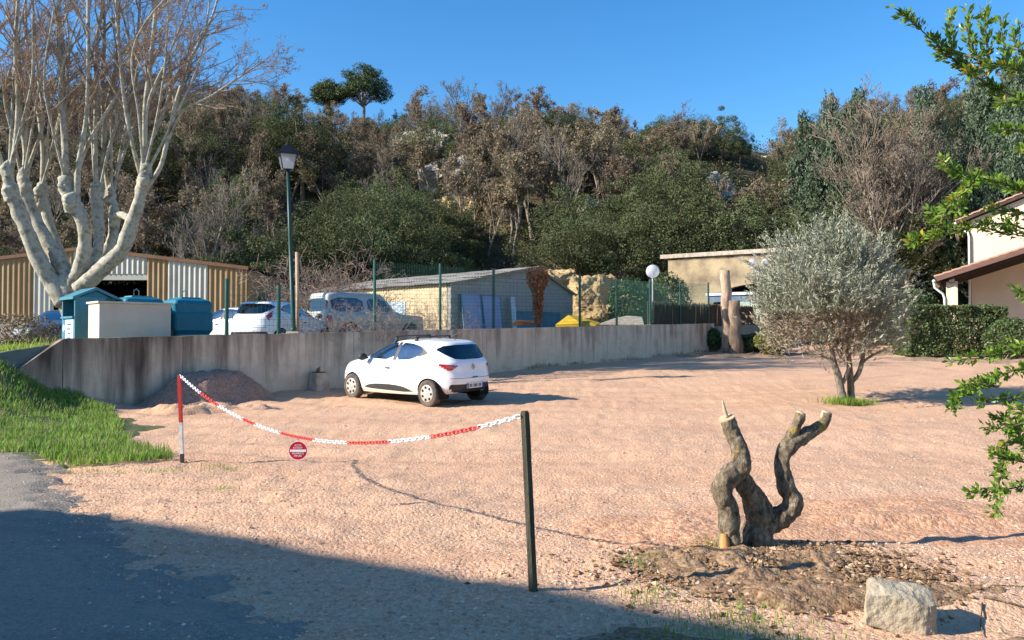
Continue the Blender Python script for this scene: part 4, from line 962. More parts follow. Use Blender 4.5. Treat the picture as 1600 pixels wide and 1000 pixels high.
# ------------------------------------------------------------------ cladded shed
mat_brown = M('brown_cladding', (.33, .21, .10), (.27, .165, .075), 1, .6); mat_cream = M('cream_cladding', (.50, .47, .40), (.42, .39, .33), 1, .6); mat_fascia = M('brown_fascia', (.22, .11, .06), (.18, .09, .05), 2, .7)
sh = thing('metal_shed', 'large shed clad in brown and cream ribbed metal behind the plane tree', 'building', (-12.8, 38, 1.1), 0)
shz = 4.73 - 1.1; shtop = lambda x: 4.62 + (-.12 * abs(x + 7.9))  # local x from -16 .. 0
def clad(x0, x1, z0, mat, zt=None):
    nu = int((x1 - x0) / .05) + 2; u = np.linspace(x0, x1, nu); ph_ = (u / .25) % 1; d = np.where(ph_ < .3, -.04, np.where(ph_ < .4, -.04 + .04 * (ph_ - .3) / .1, np.where(ph_ > .9, -.04 * (ph_ - .9) / .1, 0)))
    V = np.zeros((2, nu, 3)); V[:, :, 0] = u; V[:, :, 1] = d; V[0, :, 2] = z0; V[1, :, 2] = [shtop(a) if zt is None else zt for a in u]; MB().grid(V).build('cladding_panel', mat, sh)
for x0, x1, z0, mt in ((-16, -13.2, 1.25, mat_cream), (-13.2, -10.28, 1.25, mat_brown), (-10.26, -9.3, 1.25, mat_cream), (-9.28, -8.4, 3.45, mat_brown), (-8.38, -4.82, 3.45, mat_cream), (-4.80, -3.82, -.4, mat_brown), (-3.80, -1.87, -.4, mat_cream), (-1.85, 0, -.4, mat_brown)): clad(x0, x1, z0, mt)
MB().box((-12.6, .02, .42), (6.7, .18, 1.65)).build('base_wall', mat_block, sh)
MB().box((-7.05, .06, 3.3), (4.5, .1, .3)).build('lintel', mat_cream, sh)
m = MB(); m.bar((-16.2, -.08, shtop(-16.2) + .06), (-7.9, -.08, shtop(-7.9) + .06), .1, .16); m.bar((-7.9, -.08, shtop(-7.9) + .06), (.1, -.08, shtop(.1) + .06), .1, .16); m.build('fascia', mat_fascia, sh)
m = MB()
m.add([(-16.2, -.1, shtop(-16.2) + .12), (-7.9, -.1, shtop(-7.9) + .12), (.1, -.1, shtop(.1) + .12), (-16.2, 14, shtop(-16.2) + .12), (-7.9, 14, shtop(-7.9) + .12), (.1, 14, shtop(.1) + .12)], [[0, 1, 4, 3], [1, 2, 5, 4]]); m.build('roof', mat_fibre, sh)
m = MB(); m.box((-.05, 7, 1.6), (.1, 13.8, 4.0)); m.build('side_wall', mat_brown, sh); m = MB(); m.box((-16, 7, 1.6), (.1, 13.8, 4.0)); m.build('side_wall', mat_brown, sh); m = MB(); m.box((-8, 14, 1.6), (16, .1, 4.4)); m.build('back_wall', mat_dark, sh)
MB().box((-10.6, -.1, .65), (1.1, .012, .28)).build('notice', mat_poster, sh)
vn = hatch('dark car parked in the shade under the plane tree, mostly hidden', (0, 0, 0), R(-80), None, False, False); vn.location = (-16.9, 29.5, zt_(-16.9, 29.5) - .1)
mat_gcar = paint('dark_grey_paint', (.05, .052, .058))
for o in vn.children:
    if o.name.startswith('body'): o.data = o.data.copy(); o.data.materials[0] = mat_gcar
# ------------------------------------------------------------------ right end: lamps, brush fence, trunks, arched building
def globem():
    m, n, l, p = nt('globe_plastic'); p.inputs['Base Color'].default_value = (.75, .76, .82, 1); p.inputs['Roughness'].default_value = .25
    t = n.new('ShaderNodeBsdfTranslucent'); t.inputs[0].default_value = (.85, .86, .9, 1); q = n.new('ShaderNodeBsdfTransparent')
    a = n.new('ShaderNodeMixShader'); a.inputs[0].default_value = .45; l.new(p.outputs[0], a.inputs[1]); l.new(t.outputs[0], a.inputs[2])
    b = n.new('ShaderNodeMixShader'); b.inputs[0].default_value = .3; l.new(a.outputs[0], b.inputs[1]); l.new(q.outputs[0], b.inputs[2]); l.new(b.outputs[0], n['Material Output'].inputs[0]); return m
mat_globe = globem(); mat_galv = M('galvanised', (.42, .42, .44), (.34, .34, .36), 5, .5)
def globe(o, p, r=.27):
    MB().lathe([(r * math.sin(a), -r * math.cos(a)) for a in np.linspace(.25, math.pi, 14)], 22, Matrix.Translation(p)).build('globe', mat_globe, o, True)
    MB().lathe([(.05, -.05), (.05, .05), (.03, .10), (0, .11)], 10, Matrix.Translation(Vector(p) - Vector((0, 0, r * .85)))).build('bulb', mat_signwh, o, True)
g0 = at(1020, 508, 31.9); g1 = at(1020, 424, 31.9)
gl = thing('globe_lamp', 'single white globe lamp on a thin grey pole above the wall end', 'street lamp', g0); MB().tube([(0, 0, -.4), (0, 0, g1.z - g0.z - .22)], [.04, .03], 10).build('pole', mat_galv, gl, True); globe(gl, (0, 0, g1.z - g0.z))
g0 = at(1186, 500, 36.5); g1 = at(1186, 411, 36.5)
gl = thing('globe_lamp', 'twin white globe lamp behind the left side of the olive tree', 'street lamp', (g0.x, g0.y, 1.2)); hz_ = g1.z - 1.2
MB().tube([(0, 0, 0), (0, 0, hz_ - .35)], [.05, .04], 10).build('pole', mat_galv, gl, True); MB().box((0, 0, hz_ - .38), (.62, .07, .07)).build('crossbar', mat_signwh, gl)
for sx in (-.3, .3): globe(gl, (sx, 0, hz_), .2)
bfz = thing('brushwood_fence', 'dark brown brushwood screen above the right end of the wall', 'fence', (*W0, 0), ANG)
mat_brush = M('brushwood', (.075, .048, .034), (.13, .085, .06), 5, .95, .6, 20, stretch=(6, 6, 1))
for k in range(5):
    m = MB(); a0 = 20.0 + k * 1.72
    for j in range(58):
        xx = a0 + j * .0292; m.bar((xx, .16 + random.uniform(-.02, .02), float(walltop(xx)) - .35), (xx + random.uniform(-.02, .02), .16 + random.uniform(-.02, .02), 2.93 + random.uniform(-.05, .04)), .026)
    o = m.build('brushwood_panel', mat_brush, bfz); o['kind'] = 'stuff'
def trunkthing(name, label, px, y0, y1, Y_, w0, w1, mat, seed, lean_=0):
    b = at(px, y0, Y_); t_ = at(px + lean_, y1, Y_); b.z = float(ground(b.x, b.y)) - .1
    o = thing(name, label, 'trunk', b); n = 12
    P = [b.lerp(t_, k / n) - b + Vector((.03 * math.sin(k * 1.3 + seed), 0, 0)) for k in range(n + 1)]
    MB().tube(P, np.linspace(w0, w1, n + 1), 14, True, .14, seed).build('trunk', mat, o, True)
    MB().lathe([(0, .01), (w1 * .9, .01), (w1 * .95, -.05)], 12, Matrix.Translation(P[-1])).build('sawn_face', mat_cut, o); return o
mat_palebark = bark('pale_bark', (.20, .13, .09), (.46, .33, .24), (.55, .43, .33), 6, .8); mat_brbark = bark('brown_bark', (.12, .085, .06), (.26, .185, .13), (.33, .25, .18), 6, .8)
trunkthing('cut_trunk', 'tall pale limbless tree trunk beside the end of the wall', 1138, 545, 423, 33.0, .24, .20, mat_palebark, 2, -5)
trunkthing('cut_trunk', 'thick short brown sawn trunk just right of the tall pale trunk', 1150, 546, 470, 32.4, .29, .21, mat_brbark, 5, -3)
db2 = lump([Vector((random.uniform(-.4, .4), random.uniform(-.25, .25), random.uniform(0, .5))) for _ in range(22)], 'rubble_pile', mat_seat, None, 3, .06, 4, 8); db2.location = pix_ground(1097, 549) + Vector((0, .1, -.05)); tag(db2, 'dark bundle of rubbish at the foot of the wall end', 'rubble')
mat_stone = M('yellow_stone', (.43, .33, .20), (.18, .135, .09), .9, .95, 1, 5, detail=9, lo=.4, hi=.66)
A0, A1 = Vector((8.9, 42.0, 0)), Vector((15.2, 38.0, 0)); av = (A1 - A0); aL = av.length; aA = math.atan2(av.y, av.x)
ab = thing('arched_building', 'ochre stone building with a flat coping and wide low arch', 'building', (A0.x, A0.y, 1.6), aA)
ac, ar = aL * .56, 2.3; arcp = [(ac + ar * math.cos(a), 1.75 + .85 * math.sin(a)) for a in np.linspace(0, math.pi, 17)]
def aprism(poly, name, mat, d=.5, y0=0): return MB().prism(poly, d, Matrix.Translation((0, y0, 0))).build(name, mat, ab)
aprism([(-.6, -1), (ac - ar, -1), (ac - ar, 4.1), (-.6, 4.0)], 'wall', mat_stone); aprism([(ac + ar, -1), (aL + .3, -1), (aL + .3, 4.1), (ac + ar, 4.1)], 'wall', mat_stone)
for k in range(16): aprism([arcp[k + 1], arcp[k], (arcp[k][0], 4.1), (arcp[k + 1][0], 4.1)], 'arch_stone', mat_stone)
aprism([(-1, 4.11), (aL + .5, 4.13), (aL + .5, 4.34), (-1, 4.32)], 'coping', mat_block, .9, -.15)
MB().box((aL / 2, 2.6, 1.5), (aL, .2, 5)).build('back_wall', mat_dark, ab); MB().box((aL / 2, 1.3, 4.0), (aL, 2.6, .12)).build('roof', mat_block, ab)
lt_ = thing('glass_lean_to', 'blue-grey glazed lean-to with white roof edge under the stone arch', 'conservatory', (A0.x, A0.y, 1.6), aA)
mat_frame = M('white_frame', (.72, .74, .76), (.65, .67, .7), 3, .5); mat_blueg = M('blue_grey_awning', (.12, .18, .25), (.09, .13, .19), 2, .5); mat_pane = glassm('pale_glass', (.75, .85, .88), .22)
MB().box((ac, -1.2, 2.05), (4.6, .12, .12)).build('roof_edge', mat_frame, lt_); MB().box((ac, -1.15, 1.82), (4.5, .05, .32)).build('awning', mat_blueg, lt_); MB().box((ac, -.6, 2.12), (4.6, 1.2, .05)).build('roof', mat_blueg, lt_)
for k in range(5): MB().box((ac - 2.2 + 1.1 * k, -1.18, .6), (.07, .07, 2.7)).build('post', mat_frame, lt_)
for k in range(4): MB().box((ac - 1.65 + 1.1 * k, -1.15, .75), (1.0, .012, 1.8)).build('pane', mat_pane, lt_)
p = ab.matrix_basis @ Vector((ac - 1.35, -1.9, .3)); wb = thing('wheelie_bin', 'dark bin standing in front of the glass lean-to', 'bin', p, aA)
MB().box((0, 0, .5), (.55, .5, 1.3), None, 1.25).build('body', mat_seat, wb); MB().box((0, 0, 1.18), (.74, .66, .06)).build('lid', mat_plastic, wb)
# ------------------------------------------------------------------ house on the right
mat_house = M('cream_render', (.76, .60, .44), (.70, .55, .40), 1.2, .95, .3, 50); mat_tile = M('roof_tile', (.42, .24, .16), (.30, .17, .12), 4, .9, .5, 20); mat_eave = M('dark_wood', (.055, .032, .026), (.08, .05, .04), 4, .8); mat_pvc = M('white_pvc', (.72, .70, .68), (.65, .63, .6), 3, .4)
HA = math.atan2(-.5, .85); hO = Vector((21.0, 36.0, .9)); hs = thing('house', 'cream rendered house with tiled porch at the right edge', 'building', hO, HA)
sl_ = .40; zc = 5.95
MB().prism([(0, -1), (10, -1), (10, zc + 1.0), (5, zc + 5 * sl_), (0, zc)], 9).build('wall', mat_house, hs)
def tiles(parent, p0, ux_, uy_, L1, L2, mat, per=.21):
    ux_, uy_ = Vector(ux_).normalized(), Vector(uy_).normalized(); nz_ = ux_.cross(uy_)
    if nz_.z < 0: nz_ = -nz_
    n = int(L1 / per); rws = int(L2 / .35)
    nu = 6; a = np.linspace(0, math.pi, nu); tm = MB(); V = np.zeros((2, nu, 3)); 
    for b in range(2): V[b, :, 0] = np.cos(a) * per * .5 * (1 - .1 * b); V[b, :, 1] = b * .40; V[b, :, 2] = np.sin(a) * .075 + (.03 if b == 0 else 0)
    tm.grid(V); me = tm.mesh('tile', True); me.materials.append(mat)
    Mx = Matrix((ux_, uy_, nz_)).transposed().to_4x4()
    for i in range(n):
        for j in range(rws):
            o = bpy.data.objects.new('tile', me); COL.objects.link(o); o.parent = parent
            o.matrix_local = Matrix.Translation(Vector(p0) + ux_ * (i + .5) * per + uy_ * (j * .35)) @ Mx
u_ = Vector((1, 0, sl_)).normalized()
m = MB(); m.add([(-.55, -.28, zc - .55 * sl_ + .06), (5, -.28, zc + 5 * sl_ + .06), (5, 9.2, zc + 5 * sl_ + .06), (-.55, 9.2, zc - .55 * sl_ + .06), (-.55, -.28, zc - .55 * sl_ + .18), (5, -.28, zc + 5 * sl_ + .18), (5, 9.2, zc + 5 * sl_ + .18), (-.55, 9.2, zc - .55 * sl_ + .18)], [[0, 3, 2, 1], [4, 5, 6, 7], [0, 1, 5, 4], [2, 3, 7, 6], [0, 4, 7, 3]]); rfo = m.build('roof', mat_eave, hs)
tiles(rfo, (-.6, -.3, zc - .6 * sl_ + .2), (0, 1, 0), u_, 2.1, 5.9, mat_tile)
MB().tube([(-.62, -.3, zc - .60 * sl_ + .08), (-.62, 9.2, zc - .60 * sl_ + .08)], .075, 8).build('gutter', mat_pvc, hs, True)
MB().tube([(-.62, -.1, zc - .62 * sl_), (-.5, -.1, zc - .40), (-.12, -.1, zc - .55), (-.07, -.1, zc - .75), (-.07, -.1, -.5)], .05, 8).build('downpipe', mat_pvc, hs, True)
# porch
po = thing('porch', 'tiled open porch with dark timber underside on the front of the cream house', 'porch', hO, HA)
PX0, PX1, PY0, PY1 = -1.25, 5.0, -4.1, -.02; pz = lambda x: 2.98 + .33 * (x - PX0)
m = MB(); m.add([(PX0, PY0, pz(PX0)), (PX1, PY0, pz(PX1)), (PX1, PY1, pz(PX1)), (PX0, PY1, pz(PX0))] + [(PX0, PY0, pz(PX0) + .14), (PX1, PY0, pz(PX1) + .14), (PX1, PY1, pz(PX1) + .14), (PX0, PY1, pz(PX0) + .14)], [[0, 3, 2, 1], [4, 5, 6, 7], [0, 1, 5, 4], [1, 2, 6, 5], [2, 3, 7, 6], [3, 0, 4, 7]]); rfo = m.build('roof', mat_eave, po)
u2 = Vector((1, 0, .33)).normalized(); tiles(rfo, (PX0 - .08, PY0 - .06, pz(PX0) + .13), (0, 1, 0), u2, 1.9, 6.5, mat_tile)
m = MB(); m.bar((PX0 - .02, PY0 - .03, pz(PX0) + .06), (PX1, PY0 - .03, pz(PX1) + .06), .05, .2); m.build('verge_board', M('red_brown_wood', (.17, .09, .07), (.13, .07, .055), 3, .7), po)
for yy in np.linspace(PY0 + .3, PY1 - .3, 6): MB().bar((PX0 + .1, yy, pz(PX0) - .06), (PX1, yy, pz(PX1) - .09), .09, .13).build('rafter', mat_eave, po)
MB().bar((PX0 + .55, PY0 + .05, pz(PX0) + .02), (PX0 + .55, PY1, pz(PX0) + .02), .2, .22).build('beam', mat_eave, po)
MB().box((PX0 + .55, PY0 + .55, 1.2), (.42, .42, 3.5)).build('pillar', mat_house, po)
MB().tube([(PX0 - .1, PY0, pz(PX0) - .02), (PX0 - .1, PY1, pz(PX0) - .02)], .07, 8).build('gutter', mat_pvc, po, True)
MB().tube([(PX0 - .1, PY0 + .1, pz(PX0) - .06), (PX0 - .08, PY0 + .1, pz(PX0) - .28), (PX0 + .22, PY0 + .3, pz(PX0) - .55), (PX0 + .28, PY0 + .3, pz(PX0) - .75), (PX0 + .28, PY0 + .3, .2)], .05, 8).build('downpipe', mat_pvc, po, True)
p = pix_ground(1548, 553); gt = thing('garden_table', 'small white garden table half hidden beside the hedge', 'table', (p.x + .4, 32.4, float(ground(p.x, 32.4))), .3)
MB().box((0, 0, .72), (1.1, .7, .04)).build('table_top', mat_frame, gt)
for sx in (-.4, .4):
    for sy in (-.25, .25): MB().bar((sx * 1.1, sy, 0), (sx, sy, .7), .05).build('leg', mat_frame, gt)
# house on the left, out of frame, whose shadow falls across the lane
hc = Vector((-18.15, 3.25)); d1 = Vector((.877, -.48)); d2 = Vector((-.94, -.35)); P4 = [hc, hc + d1 * 17, hc + d1 * 17 + d2 * 12, hc + d2 * 12]
lh = thing('neighbour_house', 'tall cream house left of the lane, outside the picture', 'building', (hc.x, hc.y, 0))
cen_ = sum((q_ for q_ in P4), Vector((0, 0))) / 4
def polyprism(P, z0, z1, name, mat):
    n = len(P); V = [(q_.x - hc.x, q_.y - hc.y, z0) for q_ in P] + [(q_.x - hc.x, q_.y - hc.y, z1) for q_ in P]
    return MB().add(V, [[i, (i + 1) % n, n + (i + 1) % n, n + i] for i in range(n)], n=[list(range(n))[::-1], list(range(n, 2 * n))]).build(name, mat, lh)
Pi = [q_ + (cen_ - q_).normalized() * .6 for q_ in P4]
polyprism(Pi, -.5, 7.86, 'wall', mat_house); polyprism(P4, 7.87, 8.0, 'eave', mat_eave)
n = 4; V = [(q_.x - hc.x, q_.y - hc.y, 8.0) for q_ in P4] + [(cen_.x - hc.x, cen_.y - hc.y, 9.3)]
MB().add(V, t=[[i, (i + 1) % 4, 4] for i in range(4)]).build('roof', mat_tile, lh)
for k in range(4):
    for zz in (1.0, 4.4):
        b_ = Pi[0] + (Pi[1] - Pi[0]) * (.15 + .22 * k) - hc; nn_ = Vector((-d1.y, d1.x)); b_ = b_ + nn_ * .03; w_ = MB().bar((b_.x, b_.y, zz), (b_.x + d1.x * 1.1, b_.y + d1.y * 1.1, zz), .06, .06).build('window_sill', mat_house, lh)
        MB().bar((b_.x, b_.y, zz + .75), (b_.x + d1.x * 1.1, b_.y + d1.y * 1.1, zz + .75), .04, 1.4).build('window', mat_blueg, lh)
# ------------------------------------------------------------------ vegetation
def gany(x, y):
    s, t = wall_st(x, y); return float(ground(x, y, s > .1))
def unit(v): return v / (np.linalg.norm(v, axis=-1, keepdims=True) + 1e-9)
def diamonds(mb, C, size, rng, elong=.5, D=None, spread=1.0, fold=.0):
    C = np.asarray(C, float); n = len(C); a = unit(rng.normal(size=(n, 3)))
    if D is not None: a = unit(np.asarray(D) + a * spread)
    b = unit(np.cross(a, rng.normal(size=(n, 3)))); nz = np.cross(a, b)
    s = (np.asarray(size) * rng.uniform(.6, 1.35, n))[:, None]
    V = np.stack([C - a * s, C + b * s * elong + nz * s * fold, C + a * s, C - b * s * elong + nz * s * fold], 1)
    mb.add(V.reshape(-1, 3), np.arange(4 * n).reshape(n, 4)); return mb
def segs(mb, P0, P1, r0, r1, n=3):
    P0, P1 = np.asarray(P0, float), np.asarray(P1, float); m = len(P0)
    if m == 0: return mb
    d = unit(P1 - P0); ref = np.where(np.abs(d[:, 2:3]) < .9, np.array([[0, 0, 1.0]]), np.array([[1.0, 0, 0]])); x = unit(np.cross(d, ref)); y = np.cross(d, x)
    a = np.arange(n) * 2 * math.pi / n; o = x[:, None, :] * np.cos(a)[None, :, None] + y[:, None, :] * np.sin(a)[None, :, None]
    r0 = np.broadcast_to(np.asarray(r0, float), (m,)); r1 = np.broadcast_to(np.asarray(r1, float), (m,))
    V = np.concatenate([P0[:, None] + o * r0[:, None, None], P1[:, None] + o * r1[:, None, None]], 1).reshape(-1, 3)
    k = np.arange(m)[:, None] * 2 * n; j = np.arange(n)[None, :]; j2 = (j + 1) % n
    mb.add(V, np.stack([k + j, k + j2, k + n + j2, k + n + j], -1).reshape(-1, 4)); return mb
def grow(mb, P, D, Ln, Rd, levels, rng, nseg=3, wig=.18, up=.15, rmin=.006, nsides=3, start=.25):
    """levels: (children per branch, length ratio, spread angle deg, radius ratio); returns tips and dirs"""
    P, D, Ln, Rd = [np.asarray(q, float) for q in (P, D, Ln, Rd)]; tips = []
    for lev in range(len(levels) + 1):
        m = len(P); pts = [P]; d = unit(D); dirs = [d]
        for k in range(nseg):
            d = unit(d + wig * rng.normal(size=(m, 3)) + np.array([0, 0, up]) * .3); pts.append(pts[-1] + d * (Ln / nseg)[:, None]); dirs.append(d)
        rr = [np.maximum(Rd * (1 - .55 * k / nseg), rmin) for k in range(nseg + 1)]
        for k in range(nseg): segs(mb, pts[k], pts[k + 1], rr[k], rr[k + 1], nsides if lev else max(nsides, 5))
        tips.append((np.concatenate(pts[1:]), np.concatenate(dirs[1:])))
        if lev == len(levels): break
        nc, lr, ang, rad = levels[lev]; T = np.array(pts); idx = np.repeat(np.arange(m), nc); f = rng.uniform(start, 1, m * nc) * nseg; i = np.minimum(f.astype(int), nseg - 1); w = (f - i)[:, None]
        NP = T[i, idx] * (1 - w) + T[i + 1, idx] * w; pd = np.array(dirs)[i + 1, idx]; q = rng.normal(size=(m * nc, 3)); q = unit(q - pd * (q * pd).sum(1, keepdims=True))
        th = np.radians(ang * rng.uniform(.6, 1.3, m * nc))[:, None]; ND = unit(pd * np.cos(th) + q * np.sin(th) + np.array([0, 0, up]))
        NL = Ln[idx] * lr * rng.uniform(.6, 1.3, m * nc) * (1.15 - .5 * f / nseg); NR = np.maximum(Rd[idx] * (1 - .5 * f / nseg) * rad, rmin)
        P, D, Ln, Rd = NP, ND, NL, NR
    return tips
mat_oak = leafmat('evergreen_oak_leaf', (.060, .074, .033), (.105, .122, .056), (.17, .18, .09), 1.4, .2, .85, .3, .08)
mat_dry = leafmat('dry_oak_leaf', (.15, .112, .07), (.23, .175, .11), (.32, .25, .16), 1.0, .3, .8, .25)
mat_twig = bark('brown_twig', (.17, .135, .105), (.27, .22, .17), (.36, .30, .24), 3, .3); mat_greytwig = bark('grey_twig', (.13, .11, .09), (.21, .18, .15), (.29, .255, .22), 3, .3)
mat_fresh = leafmat('fresh_green_leaf', (.09, .16, .03), (.15, .24, .045), (.22, .30, .07), 2, .35, .5, .15)
mat_pine = leafmat('pine_needle', (.04, .065, .022), (.07, .105, .035), (.11, .145, .05), 2, .1, .6, .1)
mat_cedar = leafmat('cedar_needle', (.055, .085, .05), (.095, .135, .08), (.15, .195, .12), 2, .12, .6, .12)
mat_under = leafmat('undergrowth_leaf', (.05, .075, .022), (.10, .135, .04), (.16, .16, .06), .7, .25, .7, .1)
mat_underdry = leafmat('dry_undergrowth_leaf', (.13, .095, .055), (.20, .15, .09), (.28, .21, .13), .9, .2, .8, .1)
def ellip(n, rng, r0=.5, low=-.7):
    d = unit(rng.normal(size=(n * 3, 3))); d = d[d[:, 2] > low][:n]; return d * rng.uniform(r0, 1, len(d))[:, None] ** .6
def proto_oak(seed, H=8.0):
    rng = np.random.default_rng(seed); tr = MB(); tr.tube([(0, 0, -.4), (.1, 0, H * .2), (-.05, .1, H * .45)], [.22, .18, .10], 7, True, .1, seed)
    W = rng.uniform(.36, .5) * H; c = ellip(70, rng, .3) * (1 + .28 * rng.normal(size=(70, 1))).clip(.5, 1.2) * np.array([W * rng.uniform(.85, 1.15), W, H * .42]) + np.array([0, 0, H * .54]); c += rng.normal(size=c.shape) * .3
    segs(tr, np.repeat([[0, .05, H * .35]], 30, 0), c[:30] * .85 + np.array([0, 0, H * .04]), .07, .025)
    rad = rng.uniform(.4, 1.25, len(c)); cr_ = MB(); P = np.concatenate([c[i] + unit(rng.normal(size=(270, 3))) * (rad[i] * rng.uniform(.3, 1, 270) ** .5)[:, None] * np.array([1, 1, .75]) for i in range(len(c))])
    diamonds(cr_, P, .07, rng, .6); return tr.mesh('trunk', True), cr_.mesh('crown')
def proto_bare(seed, H=9.0, leaves=2500, dense=False):
    rng = np.random.default_rng(seed); tr = MB(); n0 = rng.integers(1, 3); P = np.zeros((n0, 3)) + rng.normal(size=(n0, 3)) * [.25, .25, 0]; P[:, 2] = -.3
    tips = grow(tr, P, rng.normal(size=(n0, 3)) * .12 + [0, 0, 1], np.full(n0, H * .62), np.full(n0, .11), [(16, .6, 40, .5), (7, .5, 40, .5), (6, .5, 42, .55), (5, .55, 40, .6)] if dense else [(9, .52, 42, .55), (6, .5, 40, .5), (5, .55, 42, .55), (4, .6, 40, .6)], rng, 4, .12, .22, .009, 3, .3)
    cr_ = MB()
    if leaves:
        T = np.concatenate([tips[3][0], tips[4][0]]); k = rng.integers(0, len(T), leaves); diamonds(cr_, T[k] + rng.normal(size=(leaves, 3)) * .12, .085, rng, .6)
    return tr.mesh('branches', True), (cr_.mesh('crown') if leaves else None)
def proto_spray(seed, H, W, nsh, ln, nl, size, shape='cone', elong=.22, upw=.9):
    rng = np.random.default_rng(seed); tr = MB(); tr.tube([(0, 0, -.3), (0, 0, H * .95)], [.2, .03], 7); cr_ = MB()
    tops = [(rng.normal() * W * .28, rng.normal() * W * .28, H * rng.uniform(.55, .95)) for _ in range(8)] + [(0, 0, H)]
    for _ in range(nsh):
        tx, ty, tz = tops[rng.integers(0, len(tops))]; f = rng.uniform(.05, 1) ** .75; z = tz * f; rr = W * .62 * (1.02 - f) * rng.uniform(.5, 1) + .1; a = rng.uniform(0, 2 * math.pi)
        p = np.array([tx * f + rr * math.cos(a), ty * f + rr * math.sin(a), z]); d = np.array([math.cos(a) * (1.1 - f), math.sin(a) * (1.1 - f), upw]); d /= np.linalg.norm(d)
        q = p + d * np.linspace(0, ln, nl)[:, None] * rng.uniform(.6, 1.2) + np.array([0, 0, -.12]) * (np.linspace(0, 1, nl)[:, None] ** 2); diamonds(cr_, q + rng.normal(size=(nl, 3)) * .05, size, rng, elong, np.repeat([d], nl, 0), .8)
    return tr.mesh('trunk', True), cr_.mesh('crown')
OAKS = [proto_oak(100 + k) for k in range(6)]; DRY = [proto_bare(200 + k, 9.0, 2300) for k in range(5)]; BARE = [proto_bare(300 + k, 9.5, 0) for k in range(5)]
HT = {}
def plant(kind, x, y, H, label, group, wx=1.0, name=None, cat='tree', matc=None):
    k = random.randrange(60); src, base, tm, cm, nm = {'oak': (OAKS, 8.0, mat_brbark, mat_oak, 'evergreen_oak'), 'dry': (DRY, 9.6, mat_twig, mat_dry, 'downy_oak'), 'bare': (BARE, 10.2, mat_greytwig, None, 'bare_tree'), 'dense': (DENSE if 'DENSE' in globals() else BARE, 10, mat_twig, None, 'bare_tree')}[kind]
    tr, cw = src[k % len(src)]; base = max(v.co.z for v in (cw or tr).vertices) if (cw or tr).name not in HT else HT[(cw or tr).name]; HT[(cw or tr).name] = base; t = thing(name or nm, label, cat, (x, y, gany(x, y) - .1), random.uniform(0, 6.28), group); s = H / base; t.scale = (s * wx, s * wx, s)
    obj('trunk' if kind == 'oak' else 'branches', tr, tm, t)
    if cw is not None: obj('crown', cw, matc or cm, t)
    return t
zone = lambda px: 'behind the metal shed' if px < 400 else 'above the workshop' if px < 900 else 'above the stone arch' if px < 1200 else 'behind the olive tree'
LANDMARKS = ((110, 'left of the plane tree fork'), (240, 'behind the plane tree limbs'), (330, 'above the metal shed roof'), (420, 'between shed and street lamp'), (490, 'behind the street lamp'), (580, 'behind the boxy four-by-four'), (690, 'above the workshop roof'), (780, 'above the leaning blue panels'), (870, 'above the dead creeper'), (960, 'above the yellow earth bank'), (1050, 'behind the single globe lamp'), (1130, 'above the stone arch'), (1230, 'below the skyline notch'), (1330, 'above the olive, left half'), (1430, 'above the olive, right half'), (1520, 'left of the cream house'), (9999, 'behind the cream house'))
def hill_trees():
    rng = random.Random(11); pts = []; todo = []; tries = 0
    while tries < 16000 and len(pts) < 430:
        tries += 1; y = rng.uniform(47, 97); px = rng.uniform(-60, 1660); x = (px - 800) / FPX * y
        if any((x - a) ** 2 + (y - b) ** 2 < 2.65 ** 2 for a, b, _ in pts): continue
        s, t = wall_st(x, y)
        if y < 47 + 3 * abs(math.sin(x * .3)) : continue
        if -26 < x < -10 and y < 54: continue           # shed
        if 690 < px < 905 and y < 60: continue          # open green slope
        if 600 < px < 800 and 58 < y < 80 and rng.random() < .8: continue
        if 1092 < px < 1162 and y > 51: continue
        if 430 < px < 505 and 55 < y < 68: continue   # quarry faces
        if 1085 < px < 1165 and 62 < y < 80: continue
        if 880 < px < 990 and y < 50: continue
        if 1140 < px < 1240 and y > 54: continue       # notch in the skyline
        pts.append((x, y, px))
    for x, y, px in pts:
        r = rng.random()
        if y > 86: pe = .45 if px > 900 else .12
        elif 450 < px < 690 and y < 64: pe = .8
        elif 880 < px < 1180: pe = .62
        elif px > 1180: pe = .5
        elif px < 450: pe = .3
        else: pe = .18
        kind = 'oak' if r < pe else ('dry' if r < pe + (1 - pe) * .72 else 'bare')
        H = {'oak': rng.uniform(4.6, 7.4), 'dry': rng.uniform(6.0, 8.8), 'bare': rng.uniform(6.6, 9.4)}[kind]
        if y > 86: H *= .5
        elif y > 76: H *= .68
        if 860 < px < 1180 and y > 70: H *= .85
        if 470 < px < 640 and y > 70: H *= .76
        band = 'low down' if y < 53 else 'on lower slope' if y < 61 else 'on mid-slope' if y < 69 else 'on upper slope' if y < 77 else 'near hilltop' if y < 86 else 'on skyline'
        lm = next(t_ for lim, t_ in LANDMARKS if px < lim); kd = {'oak': 'dark evergreen oak', 'dry': 'brown downy oak', 'bare': 'leafless grey tree'}[kind]
        todo.append((px, kind, x, y, H, kd + ' ' + band + ' ' + lm, {'oak': 'evergreen oaks ', 'dry': 'brown downy oaks ', 'bare': 'leafless trees '}[kind] + band, rng.uniform(.85, 1.25)))
    same = {}
    for t_ in sorted(todo, key=lambda q: q[0]): same.setdefault(t_[5], []).append(t_)
    for lab, L3 in same.items():
        for k, (px, kind, x, y, H, _, grp, wx) in enumerate(L3):
            w_ = '' if len(L3) == 1 else (', left one', ', right one')[k] if len(L3) == 2 else (', left one', ', middle one', ', right one')[k] if len(L3) == 3 else ', %s from the left' % ('first', 'second', 'third', 'fourth', 'fifth', 'sixth', 'seventh', 'eighth', 'ninth', 'tenth')[min(k, 9)]
            plant(kind, x, y, H, lab + w_, grp, wx)
hill_trees()
